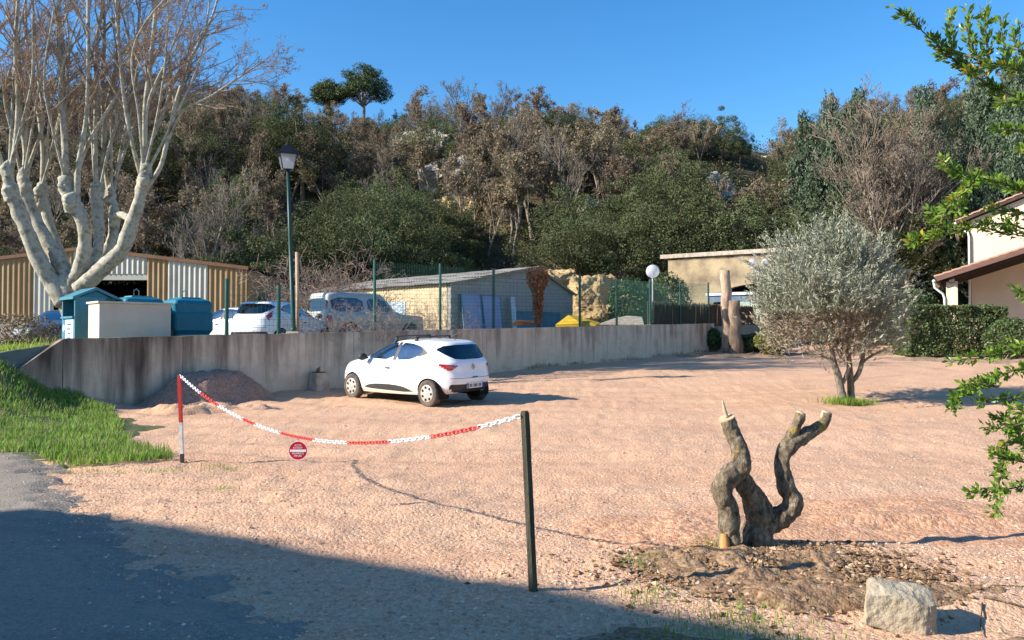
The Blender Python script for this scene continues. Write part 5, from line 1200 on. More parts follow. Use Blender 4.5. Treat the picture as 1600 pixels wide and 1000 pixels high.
def by_pix(kind, px, pytop, Y_, label, wx=1.0, group=None, **kw):
    x = (px - 800) / FPX * Y_; z = gany(x, Y_); H = at(px, pytop, Y_).z - z; return plant(kind, x, Y_, H, label, group, wx, **kw)
for px, top, Y_, lab, wx in ((1075, 178, 80, 'rounded dark evergreen oak on the skyline, left of the sky gap', 1.3), (1130, 170, 79, 'large dark evergreen oak nearest the notch in the skyline', 1.1), (1158, 195, 78, 'dark evergreen oak overhanging the notch in the skyline', .7),
        (1040, 245, 50, 'broad dark evergreen oak on the slope left of the stone arch', .85), (975, 320, 49, 'small bushy evergreen oak above the ochre earth bank', 1.0), (1190, 300, 47, 'olive-green evergreen oak behind the twin globe lamp', 1.15), (575, 285, 49, 'round dark evergreen oak directly behind the boxy four-by-four', .9),
        (510, 300, 48.5, 'dark evergreen oak just right of the street lamp pole', .95), (640, 315, 50, 'dark evergreen oak above the left end of the workshop roof', .9), (395, 330, 47.5, 'dark shrubby evergreen oak left of the street lamp', 1.2), (905, 345, 50, 'low evergreen oak above the right workshop eave', 1.3), (1262, 195, 75, 'pale green evergreen oak right of the notch in the skyline', .9),
        (1395, 330, 44, 'dark evergreen oak filling the gap behind the olive crown', 1.3), (1330, 300, 45, 'dark shrubby evergreen oak behind the olive tree top', 1.4)):
    by_pix('oak', px, top, Y_, lab, wx)
by_pix('oak', 470, 160, 68, 'fresh light green tree standing out near the left skyline', 1.0, matc=mat_fresh, name='leafing_tree')
DENSE = [proto_bare(400 + k, 9.5, 0, dense=True) for k in range(2)]
for px, top, Y_, lab, wx in ((1440, 128, 42, 'large leafless brown tree between the cypresses and the cream house', 1.05), (1400, 190, 45, 'leafless brown tree left of the large bare tree by the house', .9), (280, 250, 46, 'leafless tree with pale branches behind the metal shed roof', .8), (335, 262, 46.5, 'slender leafless tree between shed and street lamp', .7)):
    by_pix('bare' if px < 400 else 'dense', px, top, Y_, lab, wx, matc=None)
for k, (px, base, top, lab) in enumerate(((590, 330, 215, 'slim bare trunk rising left of the pale rock face'), (640, 320, 190, 'tall bare tree in front of the white cliff'), (712, 400, 230, 'tall pale-trunked bare tree in the middle of the slope'), (800, 390, 150, 'tallest bare tree near the centre of the skyline'), (835, 380, 150, 'bare tree with spreading crown right of the centre'), (870, 385, 180, 'bare tree leaning above the dead creeper'), (760, 360, 200, 'bare tree above the ochre quarry face'))):
    u = (px - 800) / FPX; Y_ = next((yy for yy in np.arange(47, 95, .25) if CAMZ + (YH - base) / FPX * yy < gany(u * yy, yy)), 70); by_pix('bare' if k % 2 else 'dry', px, top, float(Y_), lab, .8)
# conifers right of the notch
for k, (px, top, Y_, W, lab) in enumerate(((1298, 158, 50, 2.6, 'feathery blue-green cypress in the middle of the three conifers'), (1345, 155, 48, 2.4, 'feathery blue-green cypress nearest the large bare tree'), (1262, 235, 51, 2.2, 'lower blue-green cypress left of the taller two'), (1530, 118, 44, 3.8, 'dark blue-green cedar behind the roof of the cream house'), (1600, 100, 43, 4.0, 'dark cedar at the right edge above the house roof'))):
    x = (px - 800) / FPX * Y_; z = gany(x, Y_); H = at(px, top, Y_).z - z; tr, cw = proto_spray(500 + k, H, W * 1.45, 3000, .9, 14, .11, elong=.34); t = thing('conifer', lab, 'tree', (x, Y_, z)); obj('trunk', tr, mat_brbark, t); obj('crown', cw, mat_cedar, t)
# umbrella pines
def pine(px, y0, y1, wpx, Y_, lab, seed):
    rng = np.random.default_rng(seed); top = at(px, y0, Y_); low = at(px, y1, Y_); W = wpx * Y_ / FPX / 2; x = top.x; z = gany(x, Y_); t = thing('umbrella_pine', lab, 'tree', (x, Y_, z)); Hc = top.z - low.z; zc = low.z - z + Hc * .25
    c = ellip(120, rng, .25, -.12) * np.array([W * .9, W * .8, Hc * .72]) + np.array([0, 0, zc]); tr = MB()
    tr.tube([(0, 0, -.5), (.1, 0, zc * .55), (-.1, 0, zc)], [.22, .17, .1], 7); segs(tr, np.repeat([[0, 0, zc * .6]], 22, 0), c[:22] * [.75, .75, .97], .08, .03, 4); tr.build('trunk', mat_brbark, t)
    P = np.concatenate([q + unit(rng.normal(size=(150, 3))) * (rng.uniform(.2, 1, (150, 1)) ** .5) * np.array([.8, .8, .45]) for q in c]); diamonds(MB_ := MB(), P, .11, rng, .35); MB_.build('crown', mat_pine, t)
pine(568, 102, 160, 92, 93, 'large umbrella pine standing clear on the skyline', 1); pine(514, 126, 164, 52, 94, 'small umbrella pine left of the large one on the skyline', 2)
# rock faces
mat_lime = M('pale_limestone', (.47, .415, .35), (.27, .235, .195), .8, .95, 1, 3, kind='Position', detail=8); mat_ochr = M('ochre_earth', (.52, .37, .18), (.30, .20, .10), .9, .95, 1, 3, kind='Position', detail=8)
def face_rock(px, py, w, h, mat, lab, seed, name='rock_outcrop', Y_=None, dep=2.5):
    rng = random.Random(seed); u = (px - 800) / FPX
    if Y_ is None: Y_ = float(next((yy for yy in np.arange(44, 95, .25) if CAMZ + (YH - py - h / 2) / FPX * yy < gany(u * yy, yy)), 70)) - .3
    c = at(px, py, Y_); k = Y_ / FPX; V = [Vector((rng.uniform(-.5, .5) * w * k, rng.uniform(0, dep), rng.uniform(-.5, .5) * h * k)) for _ in range(26)]
    o = lump(V, name, mat, None, 5 if name == 'earth_bank' else 4, .32 if name == 'earth_bank' else .38, 1.1, seed); o.location = c; tag(o, lab, 'rock')
for k, a in enumerate(((640, 225, 95, 52, mat_lime, 'white limestone face high on the left of the slope'), (694, 220, 70, 50, mat_lime, 'white limestone face right of the highest one'), (690, 272, 95, 66, mat_lime, 'cream overhanging cliff in the middle of the slope'), (760, 232, 50, 24, mat_lime, 'narrow pale ledge under the central skyline'), (722, 322, 110, 50, mat_ochr, 'orange quarry face under the cliff, left half'), (778, 316, 85, 60, mat_ochr, 'orange quarry face under the cliff, right half'), (1128, 285, 85, 80, mat_lime, 'pale rocky slope below the skyline notch'), (930, 322, 60, 44, mat_lime, 'pale rock showing between oaks above the workshop gable'), (1212, 243, 50, 14, mat_lime, 'pale rock rim at the bottom of the skyline notch'), (955, 345, 40, 14, mat_ochr, 'small orange earth patch among the oaks'))):
    face_rock(*a, 700 + k)
face_rock(935, 462, 95, 80, mat_ochr, 'bare yellow earth bank right of the workshop gable', 730, 'earth_bank', 40.5, 3.0); face_rock(880, 440, 80, 50, mat_ochr, 'yellow earth bank rising behind the workshop ridge', 731, 'earth_bank', 43.5, 3.0); face_rock(985, 478, 60, 50, mat_ochr, 'yellow earth bank half hidden by ivy near the brushwood screen', 732, 'earth_bank', 39.5, 2)
# undergrowth
def scatter(name, n, per, size, mat, lab, test, seed, r=.8, h=.5):
    rng = np.random.default_rng(seed); C = []
    while len(C) < n:
        y = rng.uniform(44, 96); px = rng.uniform(-80, 1680); x = (px - 800) / FPX * y
        if test(px, y, x, rng): C.append((x, y, gany(x, y) + .15))
    C = np.array(C); P = np.repeat(C, per, 0) + rng.normal(size=(n * per, 3)) * np.array([r, r, h]) * .6; P[:, 2] += .25
    tag(diamonds(MB(), P, size, rng, .5).build(name, mat), lab, kind='stuff')
okp = lambda px, y, x: y > 47 + (4 if -26 < x < -10 else 0)
scatter('green_undergrowth', 1900, 55, .10, mat_under, 'green scrub covering the hillside', lambda px, y, x, g: okp(px, y, x) and (g.random() < .3 or (560 < px < 1000 and y < 64)), 1, .8, .4)
scatter('dry_undergrowth', 1300, 45, .10, mat_underdry, 'dry brown scrub covering the hillside', lambda px, y, x, g: okp(px, y, x), 2, .8, .6)
scatter('dark_undergrowth', 900, 60, .11, mat_oak, 'dark evergreen scrub covering the hillside', lambda px, y, x, g: okp(px, y, x) and not (690 < px < 900 and y < 60), 3, 1.0, .8)
# ------------------------------------------------------------------ plane tree
def plane_bark():
    m, n, l, p = nt('plane_bark'); v = coords(n, l, 'Object')
    c = ramp(n, l, noise(n, l, v, 4.2, 6, .65), [(.34, (.19, .165, .115)), (.45, (.33, .30, .235)), (.55, (.45, .425, .35)), (.66, (.27, .225, .155))]); l.new(c, p.inputs['Base Color']); p.inputs['Roughness'].default_value = .9; p.inputs['Specular IOR Level'].default_value = .15
    l.new(bumpn(n, l, noise(n, l, v, 7, 6), .5, .03), p.inputs['Normal']); return m
mat_plane = plane_bark(); mat_ptwig = bark('plane_twig', (.24, .175, .125), (.36, .265, .19), (.46, .36, .275), 2, .2)
PYD = 23.5; SY = PYD; pbse = at(128, 525, PYD); pbse.z = zt_(pbse.x, pbse.y); pt = thing('plane_tree', 'huge bare plane tree with pale pollarded limbs behind the clothes bank', 'tree', pbse)
def pl(pts, seed, n=14, name='limb', wob=.13): return limb(pt, pts, n, name, mat_plane, pbse, seed, wob, 6, .74)
pl([(140, 540, 80, 0), (128, 500, 66, 0), (114, 465, 66, 0), (108, 440, 60, 0), (112, 420, 30, 0)], 1, 18, 'trunk', .08)
L_ = {1: [(104, 472, 44, -.2), (82, 440, 36, -.3), (58, 400, 31, -.5), (42, 362, 30, -.6), (28, 325, 29, -.7), (16, 295, 24, -.8), (12, 268, 20, -.8)], 2: [(110, 446, 36, -.1), (90, 405, 30, -.1), (66, 365, 28, 0), (48, 330, 27, .1), (40, 298, 24, .1), (36, 276, 18, .1)], 3: [(112, 440, 26, .3), (96, 400, 21, .5), (82, 365, 20, .7), (72, 330, 20, .8), (64, 302, 22, .8)],
    4: [(112, 445, 34, -.2), (128, 412, 30, -.4), (133, 375, 26, -.5), (128, 340, 28, -.6), (112, 318, 32, -.6), (104, 290, 26, -.6)], 5: [(122, 448, 26, .3), (146, 412, 22, .5), (155, 370, 21, .7), (153, 335, 24, .8), (151, 300, 22, .8)], 6: [(122, 450, 26, .6), (160, 405, 21, .9), (177, 365, 20, 1.1), (178, 335, 22, 1.2), (172, 306, 20, 1.2)], 7: [(124, 452, 38, -.3), (160, 420, 32, -.5), (190, 390, 30, -.7), (205, 350, 27, -.8), (218, 315, 24, -.9), (224, 285, 24, -.9), (228, 268, 18, -.9)], 8: [(206, 345, 16, -.8), (192, 336, 15, -.5), (178, 338, 16, -.2)]}
for k, v in L_.items(): pl(v, 10 + k)
for k, (a, b, w, d) in enumerate([v[-1] for v in L_.values()] + [(112, 318, 30, -.7), (16, 300, 24, -.8), (225, 282, 24, -.95), (66, 318, 20, .8), (40, 300, 22, .1)]):
    pl([(a - 3, b + 16, w * .7, d), (a - 1, b + 9, w * 1.08, d), (a, b, w * 1.2, d), (a + 1, b - 9, w * 1.05, d), (a + 2, b - 16, w * .6, d), (a + 2, b - 19, w * .1, d)], 90 + k, 16, 'pollard_knob', .3)
shoots = [[(12, 285, 13, -.8), (22, 240, 11, -.8), (28, 170, 9, -.8), (24, 80, 8, -.8), (30, -30, 6, -.8), (34, -140, 3, -.8)], [(10, 280, 12, -.6), (-2, 240, 10, -.6), (-12, 150, 8, -.6), (-10, 40, 6, -.6), (0, -100, 3, -.6)], [(36, 290, 12, .1), (40, 240, 11, .2), (32, 190, 9, .3), (30, 100, 8, .3), (22, 0, 6, .3), (20, -120, 3, .3)], [(36, 285, 9, .2), (52, 240, 7, .4), (66, 200, 7, .5), (60, 120, 6, .6), (52, 20, 5, .6), (48, -90, 2, .6)],
    [(64, 310, 10, .8), (67, 250, 9, .9), (62, 190, 8, 1), (52, 140, 7, 1), (42, 60, 6, 1), (40, -60, 3, 1)], [(102, 300, 16, -.6), (102, 240, 14, -.6), (98, 180, 13, -.5), (94, 100, 11, -.5), (92, 10, 9, -.5), (92, -120, 4, -.5)], [(120, 318, 16, -.6), (122, 265, 12, -.7), (134, 190, 9, -.7), (138, 80, 8, -.7), (138, 0, 7, -.7), (145, -130, 3, -.7)], [(118, 275, 9, -.6), (140, 220, 8, -.5), (170, 170, 7, -.4), (210, 100, 6, -.2), (240, 20, 4, 0), (265, -60, 2, 0)],
    [(151, 305, 11, .8), (149, 240, 10, .8), (150, 150, 9, .8), (152, 60, 8, .8), (165, -20, 6, .8), (170, -130, 3, .8)], [(153, 300, 9, .9), (163, 230, 9, 1), (160, 150, 8, 1), (163, 60, 7, 1), (160, -60, 4, 1)], [(172, 312, 11, 1.2), (164, 260, 9, 1.2), (163, 190, 8, 1.2), (182, 100, 7, 1.2), (186, 0, 5, 1.2), (190, -90, 3, 1.2)], [(175, 310, 9, 1.2), (188, 240, 8, 1.3), (205, 160, 7, 1.3), (215, 60, 6, 1.3), (222, -50, 3, 1.3)],
    [(222, 280, 14, -.9), (226, 235, 12, -.9), (227, 170, 11, -.9), (236, 90, 9, -.9), (245, 0, 8, -.9), (255, -120, 4, -.9)], [(220, 275, 10, -.8), (208, 230, 9, -.8), (196, 170, 8, -.8), (188, 100, 7, -.8), (182, 20, 6, -.8), (184, -100, 3, -.8)], [(232, 290, 11, -.9), (250, 262, 9, -1), (262, 215, 9, -1), (278, 150, 8, -1), (295, 100, 7, -1), (330, 30, 5, -1), (350, -40, 3, -1)], [(262, 220, 7, -1), (285, 175, 6, -1.1), (330, 150, 5, -1.2), (375, 120, 4, -1.2), (420, 90, 2, -1.2)], [(226, 240, 8, -.7), (250, 190, 7, -.5), (275, 120, 6, -.3), (310, 60, 4, -.2), (350, 10, 2, 0)], [(227, 230, 6, -1), (232, 160, 6, -1.2), (262, 90, 5, -1.4), (290, 20, 4, -1.5), (310, -60, 2, -1.5)]]
rs2 = random.Random(5)
for a, b, w, d in [v[-1] for v in list(L_.values())[:7]]:
    for q_ in range(3):
        x1 = a + rs2.uniform(-40, 45 + (40 if a > 150 else 0)); hh = rs2.uniform(230, 380); x2 = x1 + rs2.uniform(-40, 50 + (60 if a > 150 else 0)); dd = d + rs2.uniform(-.8, .8)
        shoots.append([(a + rs2.uniform(-4, 4), b + 4, 6, d), (a * .5 + x1 * .5, b - hh * .25, 5, (d + dd) / 2), (x1, b - hh * .55, 4.5, dd), (x2, b - hh, 2.5, dd)])
tw = MB(); rng = np.random.default_rng(77); SP, SD, SLn, SR = [], [], [], []
for k, s_ in enumerate(shoots):
    pl(s_, 40 + k, 8, 'branch', .05)
    P = np.array([[*(at(a, b, SY + d) - pbse), w * (SY + d) / FPX / 2] for a, b, w, d in s_]); Q = cr(P, 80); nb = 17 if k < 18 else 7
    f = (rng.uniform(.28, 1, nb) * 78).astype(int); T = unit(np.gradient(Q[:, :3], axis=0)); q = rng.normal(size=(nb, 3)); pd = T[f]; q = unit(q - pd * (q * pd).sum(1, keepdims=True)); bias = np.array([.35 if k > 9 else -.05, 0, .1])
    SP.append(Q[f, :3]); SD.append(unit(pd * .75 + q * .65 + bias)); SLn.append(rng.uniform(.8, 2.1, nb) * (1.1 - f / 160)); SR.append(Q[f, 3] * .38)
tp = grow(tw, np.concatenate(SP), np.concatenate(SD), np.concatenate(SLn), np.concatenate(SR), [(4, .5, 38, .55), (4, .5, 40, .6), (3, .55, 40, .7)], rng, 3, .13, .12, .0037, 3, .2)
o = tw.build('twigs', mat_ptwig, pt); o['kind'] = 'stuff'
T = np.concatenate([tp[2][0], tp[3][0]]); k = rng.integers(0, len(T), 7000); o = diamonds(MB(), T[k] + rng.normal(size=(7000, 3)) * .02, .022, rng, .7).build('buds', mat_ptwig, pt); o['kind'] = 'stuff'
# ------------------------------------------------------------------ olive tree
SY = 17.8; ob = pix_ground(1322, 628); SY = ob.y; ob.z = zg(ob.x, ob.y); ot = thing('olive_tree', 'rounded silvery olive tree growing in the gravel lot', 'tree', ob)
mat_olbark = bark('olive_bark', (.10, .085, .065), (.22, .19, .15), (.30, .27, .22), 12, .9)
for k, s_ in enumerate(([(1318, 634, 16, 0), (1314, 610, 13, 0), (1310, 590, 12, 0), (1303, 565, 9, 0), (1298, 540, 7, 0), (1280, 480, 5, .2)], [(1331, 632, 14, .1), (1329, 600, 11, .1), (1328, 580, 10, .1), (1326, 555, 8, .1), (1330, 500, 6, .2)], [(1314, 602, 8, 0), (1322, 588, 7, 0), (1328, 570, 6, .05)], [(1330, 598, 8, .1), (1342, 582, 8, .1), (1347, 565, 7, .1), (1352, 530, 5, .1), (1375, 480, 4, .2)], [(1305, 570, 6, 0), (1294, 560, 5, 0), (1283, 556, 3, 0)], [(1347, 566, 5, .1), (1362, 556, 4, .1), (1385, 545, 3, .1)])):
    limb(ot, s_, 10, 'trunk' if k < 2 else 'limb', mat_olbark, ob, 80 + k, .12)
mat_olive = leafmat('olive_leaf', (.20, .225, .155), (.31, .33, .24), (.42, .43, .34), 2.5, .2, .5, 0); mat_olived = leafmat('olive_dry_leaf', (.20, .17, .12), (.29, .25, .18), (.36, .31, .23), 3, .2, .7, 0)
rng = np.random.default_rng(5); cc = at(1298, 462, SY) - ob; RX_, RZ_ = 121 * SY / FPX, 108 * SY / FPX; ln_ = MB(); ld_ = MB(); tw = MB()
cl = ellip(84, rng, .35, -1) * np.array([RX_ * .88, RX_ * .85, RZ_ * .90]) + np.array(cc); A_, D_ = [], []
for q in range(3700):
    c = cl[rng.integers(0, 84)] + rng.normal(size=3) * .24; rel = (c - np.array(cc)) / np.array([RX_, RX_, RZ_]); d = unit(rel * np.array([.9, .9, .5]) + np.array([0, 0, .75]) + rng.normal(size=3) * .35)
    if np.linalg.norm(rel) > 1.12: continue
    A_.append(c); D_.append(d)
A_, D_ = np.array(A_), np.array(D_); Lh = rng.uniform(.22, .5, len(A_)); segs(tw, A_, A_ + D_ * Lh[:, None], .003, .002); segs(tw, np.repeat([list(at(1318, 555, SY) - ob)], 26, 0) + rng.normal(size=(26, 3)) * .12, A_[:26], .011, .004)
f = np.linspace(0, 1, 18); P = (A_[:, None] + D_[:, None] * (Lh[:, None] * f)[..., None]).reshape(-1, 3); P = P + rng.normal(size=P.shape) * .02; DD = np.repeat(D_, 18, 0)
dryk = (((P - np.array(cc))[:, 2] / RZ_ < -.25) & (vnoise(P[:, 0] * 1.3, P[:, 1] * 1.3, P[:, 2] * 1.3, 4) > -.1)); drop = dryk & (rng.random(len(P)) < .35)
diamonds(ln_, P[~dryk], .046, rng, .26, DD[~dryk], .75); diamonds(ld_, P[dryk & ~drop], .042, rng, .28, DD[dryk & ~drop], .9)
tw.build('twigs', mat_greytwig, ot)['kind'] = 'stuff'; ln_.build('crown', mat_olive, ot); ld_.build('dry_crown', mat_olived, ot)
# ------------------------------------------------------------------ hedge, bushes, creeper, brambles
def bush(name, lab, c, size, n, mat, seed, leaf=.05, cat='bush', boxy=False, elong=.55, lo=0.0):
    rng = np.random.default_rng(seed); t = thing(name, lab, cat, c)
    if boxy: P = rng.uniform(-.5, .5, (n, 3)); ax = rng.integers(0, 3, n); P[np.arange(n), ax] = np.sign(P[np.arange(n), ax]) * (.5 - rng.exponential(.05, n)); P *= np.array(size)
    else: P = unit(rng.normal(size=(n, 3))) * (rng.uniform(.25, 1, (n, 1)) ** .4) * np.array(size) / 2
    P = P + .09 * np.stack([fbm(P[:, 0] * 2.2, P[:, 1] * 2.2, P[:, 2] * 2.2, seed + k, 3) for k in range(3)], -1); P[:, 2] += size[2] / 2; P = P[P[:, 2] > lo]
    st_ = MB(); m_ = 24; b = rng.normal(size=(m_, 3)) * np.array([size[0] * .22, size[1] * .2, 0]); e = P[rng.integers(0, len(P), m_)] * .9; segs(st_, b, e, .02, .006); st_.build('stems', mat_brbark, t); diamonds(MB_ := MB(), P, leaf, rng, elong); MB_.build('foliage', mat, t); return t
mat_hedge = leafmat('hedge_leaf', (.05, .085, .03), (.10, .145, .052), (.18, .175, .08), 2.2, .2, .45, 0); mat_ivy = leafmat('ivy_leaf', (.03, .06, .018), (.055, .095, .028), (.10, .15, .05), 2, .15, .4, .1); mat_ylw = leafmat('yellow_green_leaf', (.12, .16, .04), (.20, .24, .06), (.32, .30, .08), 3, .3, .5, 0)
hx = at(1487, 515, 31.5); bush('hedge', 'clipped dense green hedge in front of the porch', (hx.x - .1, 31.5, float(ground(hx.x, 31.5))), (3.9, 1.3, 1.95), 32000, mat_hedge, 3, .055, 'hedge', True)
hx = at(1425, 470, 33); bush('bush', 'leafy green bush between the olive crown and the hedge', (hx.x + .3, 33.6, float(ground(hx.x, 33.6))), (2.6, 1.6, 2.7), 7000, mat_ivy, 4, .07)
hx = at(1592, 530, 29); bush('bush', 'green bush at right edge next to the garden table', (hx.x, 29.5, float(ground(hx.x, 29.5))), (2.0, 1.4, 1.6), 6000, mat_hedge, 5, .05)
hx = at(1212, 540, 31); bush('bush', 'low yellowish bush under the left side of the olive', (hx.x, 31.5, float(ground(hx.x, 31.5))), (1.3, 1.0, 1.1), 3500, mat_ylw, 6, .045)
hx = at(1180, 540, 32); bush('bush', 'small green bush right of the two cut trunks', (hx.x, 32.6, float(ground(hx.x, 32.6))), (1.2, .7, .8), 2200, mat_ivy, 7, .05)
hx = at(1120, 545, 33); bush('bush', 'small dark green plant between the wall end and the tall trunk', (hx.x, 33.8, float(ground(hx.x, 33.8))), (.9, .6, 1.0), 2200, mat_ivy, 8, .05)
for k, (px, py, Y_, sz, lab) in enumerate(((985, 455, 36.5, (2.2, 1.6, 2.6), 'ivy-green bush right of the yellow earth bank'), (1040, 455, 37, (2.4, 1.6, 2.8), 'dark green bush behind the single globe lamp'), (400, 470, 40, (4, 2, 2.2), 'green bush at the right corner of the metal shed'), (20, 500, 22, (2.6, 1.4, 1.1), 'dry brown shrub beside the fence at far left'))):
    p = at(px, py, Y_); bush('bush', lab, (p.x, Y_, gany(p.x, Y_)), sz, 5000 if k < 3 else 2500, (mat_ivy, mat_oak, mat_fresh, mat_underdry)[k], 20 + k, .07 if k < 3 else .04)
def creeper():
    rng = np.random.default_rng(9); x, y = wp_(13.66, .12); z0 = float(walltop(13.66)); t = thing('dead_creeper', 'rust-brown dead creeper hanging in a column over a fence post', 'plant', (x, y, z0)); H = 1.93
    n = 4200; f = rng.uniform(0, 1, n) ** .75; r = np.interp(f, [0, .3, .6, .85, 1], [.10, .17, .2, .42, .34]); a = rng.uniform(0, 6.28, n); rr = r * rng.uniform(.3, 1, n) ** .6
    P = np.stack([np.cos(a) * rr - .05 * (f - .5), np.sin(a) * rr, f * H + .02], -1); P[:, 2] += .08 * rng.normal(size=n) * (f > .8); diamonds(MB_ := MB(), P, .045, rng, .6, np.repeat([[0, 0, -1.0]], n, 0), 1.0); MB_.build('dead_leaves', leafmat('dead_creeper_leaf', (.20, .085, .045), (.33, .15, .08), (.45, .24, .14), 5, .2, .8, 0), t)
    MB().tube([(0, 0, 0), (.03, 0, H * .5), (-.03, 0, H * .97)], [.06, .05, .03], 7).build('stem', mat_brbark, t)
creeper()
def brambles(lab, c, w, h, n, seed, mat=None, rad=.008):
    rng = np.random.default_rng(seed); t = thing('bramble_thicket', lab, 'plant', c); m = MB(); P = np.stack([rng.uniform(-w / 2, w / 2, n), rng.uniform(-.5, .5, n), np.zeros(n)], -1); D = unit(np.stack([rng.normal(size=n) * .5, rng.normal(size=n) * .3, np.ones(n)], -1))
    grow(m, P, D, rng.uniform(.6, 1.1, n) * h, np.full(n, rad), [(5, .4, 45, .8), (3, .5, 50, .9)], rng, 5, .28, -.05, rad * .5, 3); m.build('canes', mat or mat_ptwig, t)['kind'] = 'stuff'
mat_cane = bark('bramble_cane', (.20, .14, .12), (.31, .23, .19), (.40, .31, .27), 2, .2)
b_ = at(505, 480, 30.5); brambles('tall tangle of brown brambles behind the four-by-four', (b_.x, 31.5, zt_(b_.x, 31.5)), 3.2, 3.4, 150, 1, mat_cane, .012); b_ = at(450, 490, 29); brambles('low tangle of pinkish brambles behind the street lamp', (b_.x, 29.8, zt_(b_.x, 29.8)), 2.4, 2.0, 90, 2, mat_cane, .011)
x, y = wp_(8.6, .7); brambles('thin dry weeds growing through the fence before the workshop corner', (x, y, zt_(x, y)), 3.6, 1.3, 60, 3, mat_cane, .005); x, y = wp_(6.0, .7); brambles('thin dry weeds in front of the boxy four-by-four', (x, y, zt_(x, y)), 3.0, 1.2, 60, 4, mat_cane, .005)
# ------------------------------------------------------------------ near shrub at the right edge
mat_shrub = leafmat('firethorn_leaf', (.085, .16, .02), (.17, .28, .035), (.32, .40, .06), 9, .35, .35, 0); mat_sstem = bark('shrub_stem', (.10, .075, .05), (.18, .14, .10), None, 20, .4); mat_yleaf = leafmat('yellowed_leaf', (.55, .36, .02), (.62, .45, .05), (.5, .4, .06), 9, .35, .5, 0)
SHY = 3.25; SY = SHY; sbp = Vector((2.75, 3.35, 0)); sbp.z = zg(sbp.x, sbp.y); shb = thing('firethorn_shrub', 'leafy green shrub reaching its branches in from the right edge', 'shrub', sbp)
BR = [[(1720, 150, 0), (1640, 130, 0), (1580, 115, 0), (1520, 88, 0), (1470, 58, 0), (1430, 38, 0), (1388, 20, 0)], [(1520, 88, 0), (1490, 78, .02), (1485, 45, .02), (1486, 18, .02)], [(1530, 95, 0), (1514, 60, 0), (1512, 14, 0)], [(1545, 95, 0), (1540, 50, -.02), (1536, 12, -.02)], [(1580, 112, 0), (1568, 70, .03), (1564, 30, .03)], [(1640, 95, .05), (1600, 85, .05), (1585, 60, .05), (1598, 35, .05)], [(1640, 120, .05), (1560, 100, .04), (1500, 96, .04), (1466, 82, .04)], [(1680, 130, -.05), (1600, 110, -.05), (1545, 104, -.05), (1500, 118, -.05)], [(1690, 165, 0), (1610, 156, 0), (1558, 163, 0)], [(1690, 215, 0), (1610, 203, 0), (1553, 203, 0)], [(1680, 240, .05), (1620, 238, .05), (1586, 236, .05)],
    [(1700, 300, 0), (1620, 278, 0), (1560, 272, 0), (1500, 266, 0), (1462, 255, 0)], [(1530, 274, 0), (1505, 300, -.03), (1480, 325, -.03), (1470, 345, -.03)], [(1520, 290, 0), (1498, 318, .03), (1500, 340, .03)], [(1690, 350, 0), (1600, 340, 0), (1530, 352, 0), (1470, 365, 0), (1410, 382, 0)], [(1480, 362, 0), (1462, 345, 0), (1455, 330, 0)], [(1680, 385, .05), (1610, 372, .05), (1545, 358, .05)], [(1640, 350, 0), (1580, 330, .02), (1540, 330, .02)], [(1690, 480, 0), (1620, 465, 0), (1578, 452, 0)],
    [(1700, 520, 0), (1620, 535, 0), (1550, 555, 0), (1482, 565, 0)], [(1700, 560, .05), (1620, 560, .05), (1570, 535, .05)], [(1700, 570, 0), (1600, 592, 0), (1540, 612, 0), (1500, 622, 0), (1476, 642, 0)], [(1560, 604, 0), (1530, 600, 0), (1505, 606, 0)], [(1700, 600, .05), (1620, 620, .05), (1560, 625, .05), (1525, 630, .05)], [(1700, 640, 0), (1620, 655, 0), (1570, 668, 0), (1530, 668, 0)], [(1700, 650, 0), (1620, 690, 0), (1590, 735, 0), (1565, 765, 0), (1545, 798, 0)], [(1600, 720, 0), (1570, 715, 0), (1545, 705, 0)], [(1600, 700, .03), (1580, 660, .03), (1555, 650, .03)], [(1640, 770, .05), (1600, 760, .05), (1560, 768, .05), (1508, 770, .05)], [(1690, 720, 0), (1630, 715, 0), (1590, 690, 0)], [(1690, 690, -.04), (1620, 640, -.04), (1580, 640, -.04)]]
rng = np.random.default_rng(21); lf = MB(); yl = MB(); tw = MB()
for b in BR:
    P = np.array([list(at(a, c, SHY + d * 3 + .0) - sbp) for a, c, d in b]); P[:, 1] += np.linspace(.25, -.05, len(P)) if len(P) > 4 else 0; Q = cr(P, 40) + rng.normal(size=(40, 3)) * .002
    tw.tube(Q, np.linspace(.0055, .002, 40), 5); L1 = np.linalg.norm(np.diff(Q, axis=0), axis=1).sum(); n = int(L1 / .0015); f = rng.uniform(.12 if len(P) > 4 else 0, 1, n) * 38.9; i = f.astype(int); w = (f - i)[:, None]; C = Q[i] * (1 - w) + Q[i + 1] * w; T = unit(np.gradient(Q, axis=0))[i]
    tuft = np.sin(f * .9 + rng.uniform(0, 6)) + rng.normal(size=n) * .5 > -.35; C, T = C[tuft], T[tuft]; n = len(C); q = unit(rng.normal(size=(n, 3))); D = unit(T * .8 + q * .9 + np.array([0, 0, .25])); C = C + D * rng.uniform(.008, .03, n)[:, None] + q * .006
    y_ = rng.random(n) < (.05 if b[0][1] in (130, 350, 372) else .012); diamonds(lf, C[~y_], .0155, rng, .45, D[~y_], .25, .12); diamonds(yl, C[y_], .017, rng, .5, D[y_], .3, .12)
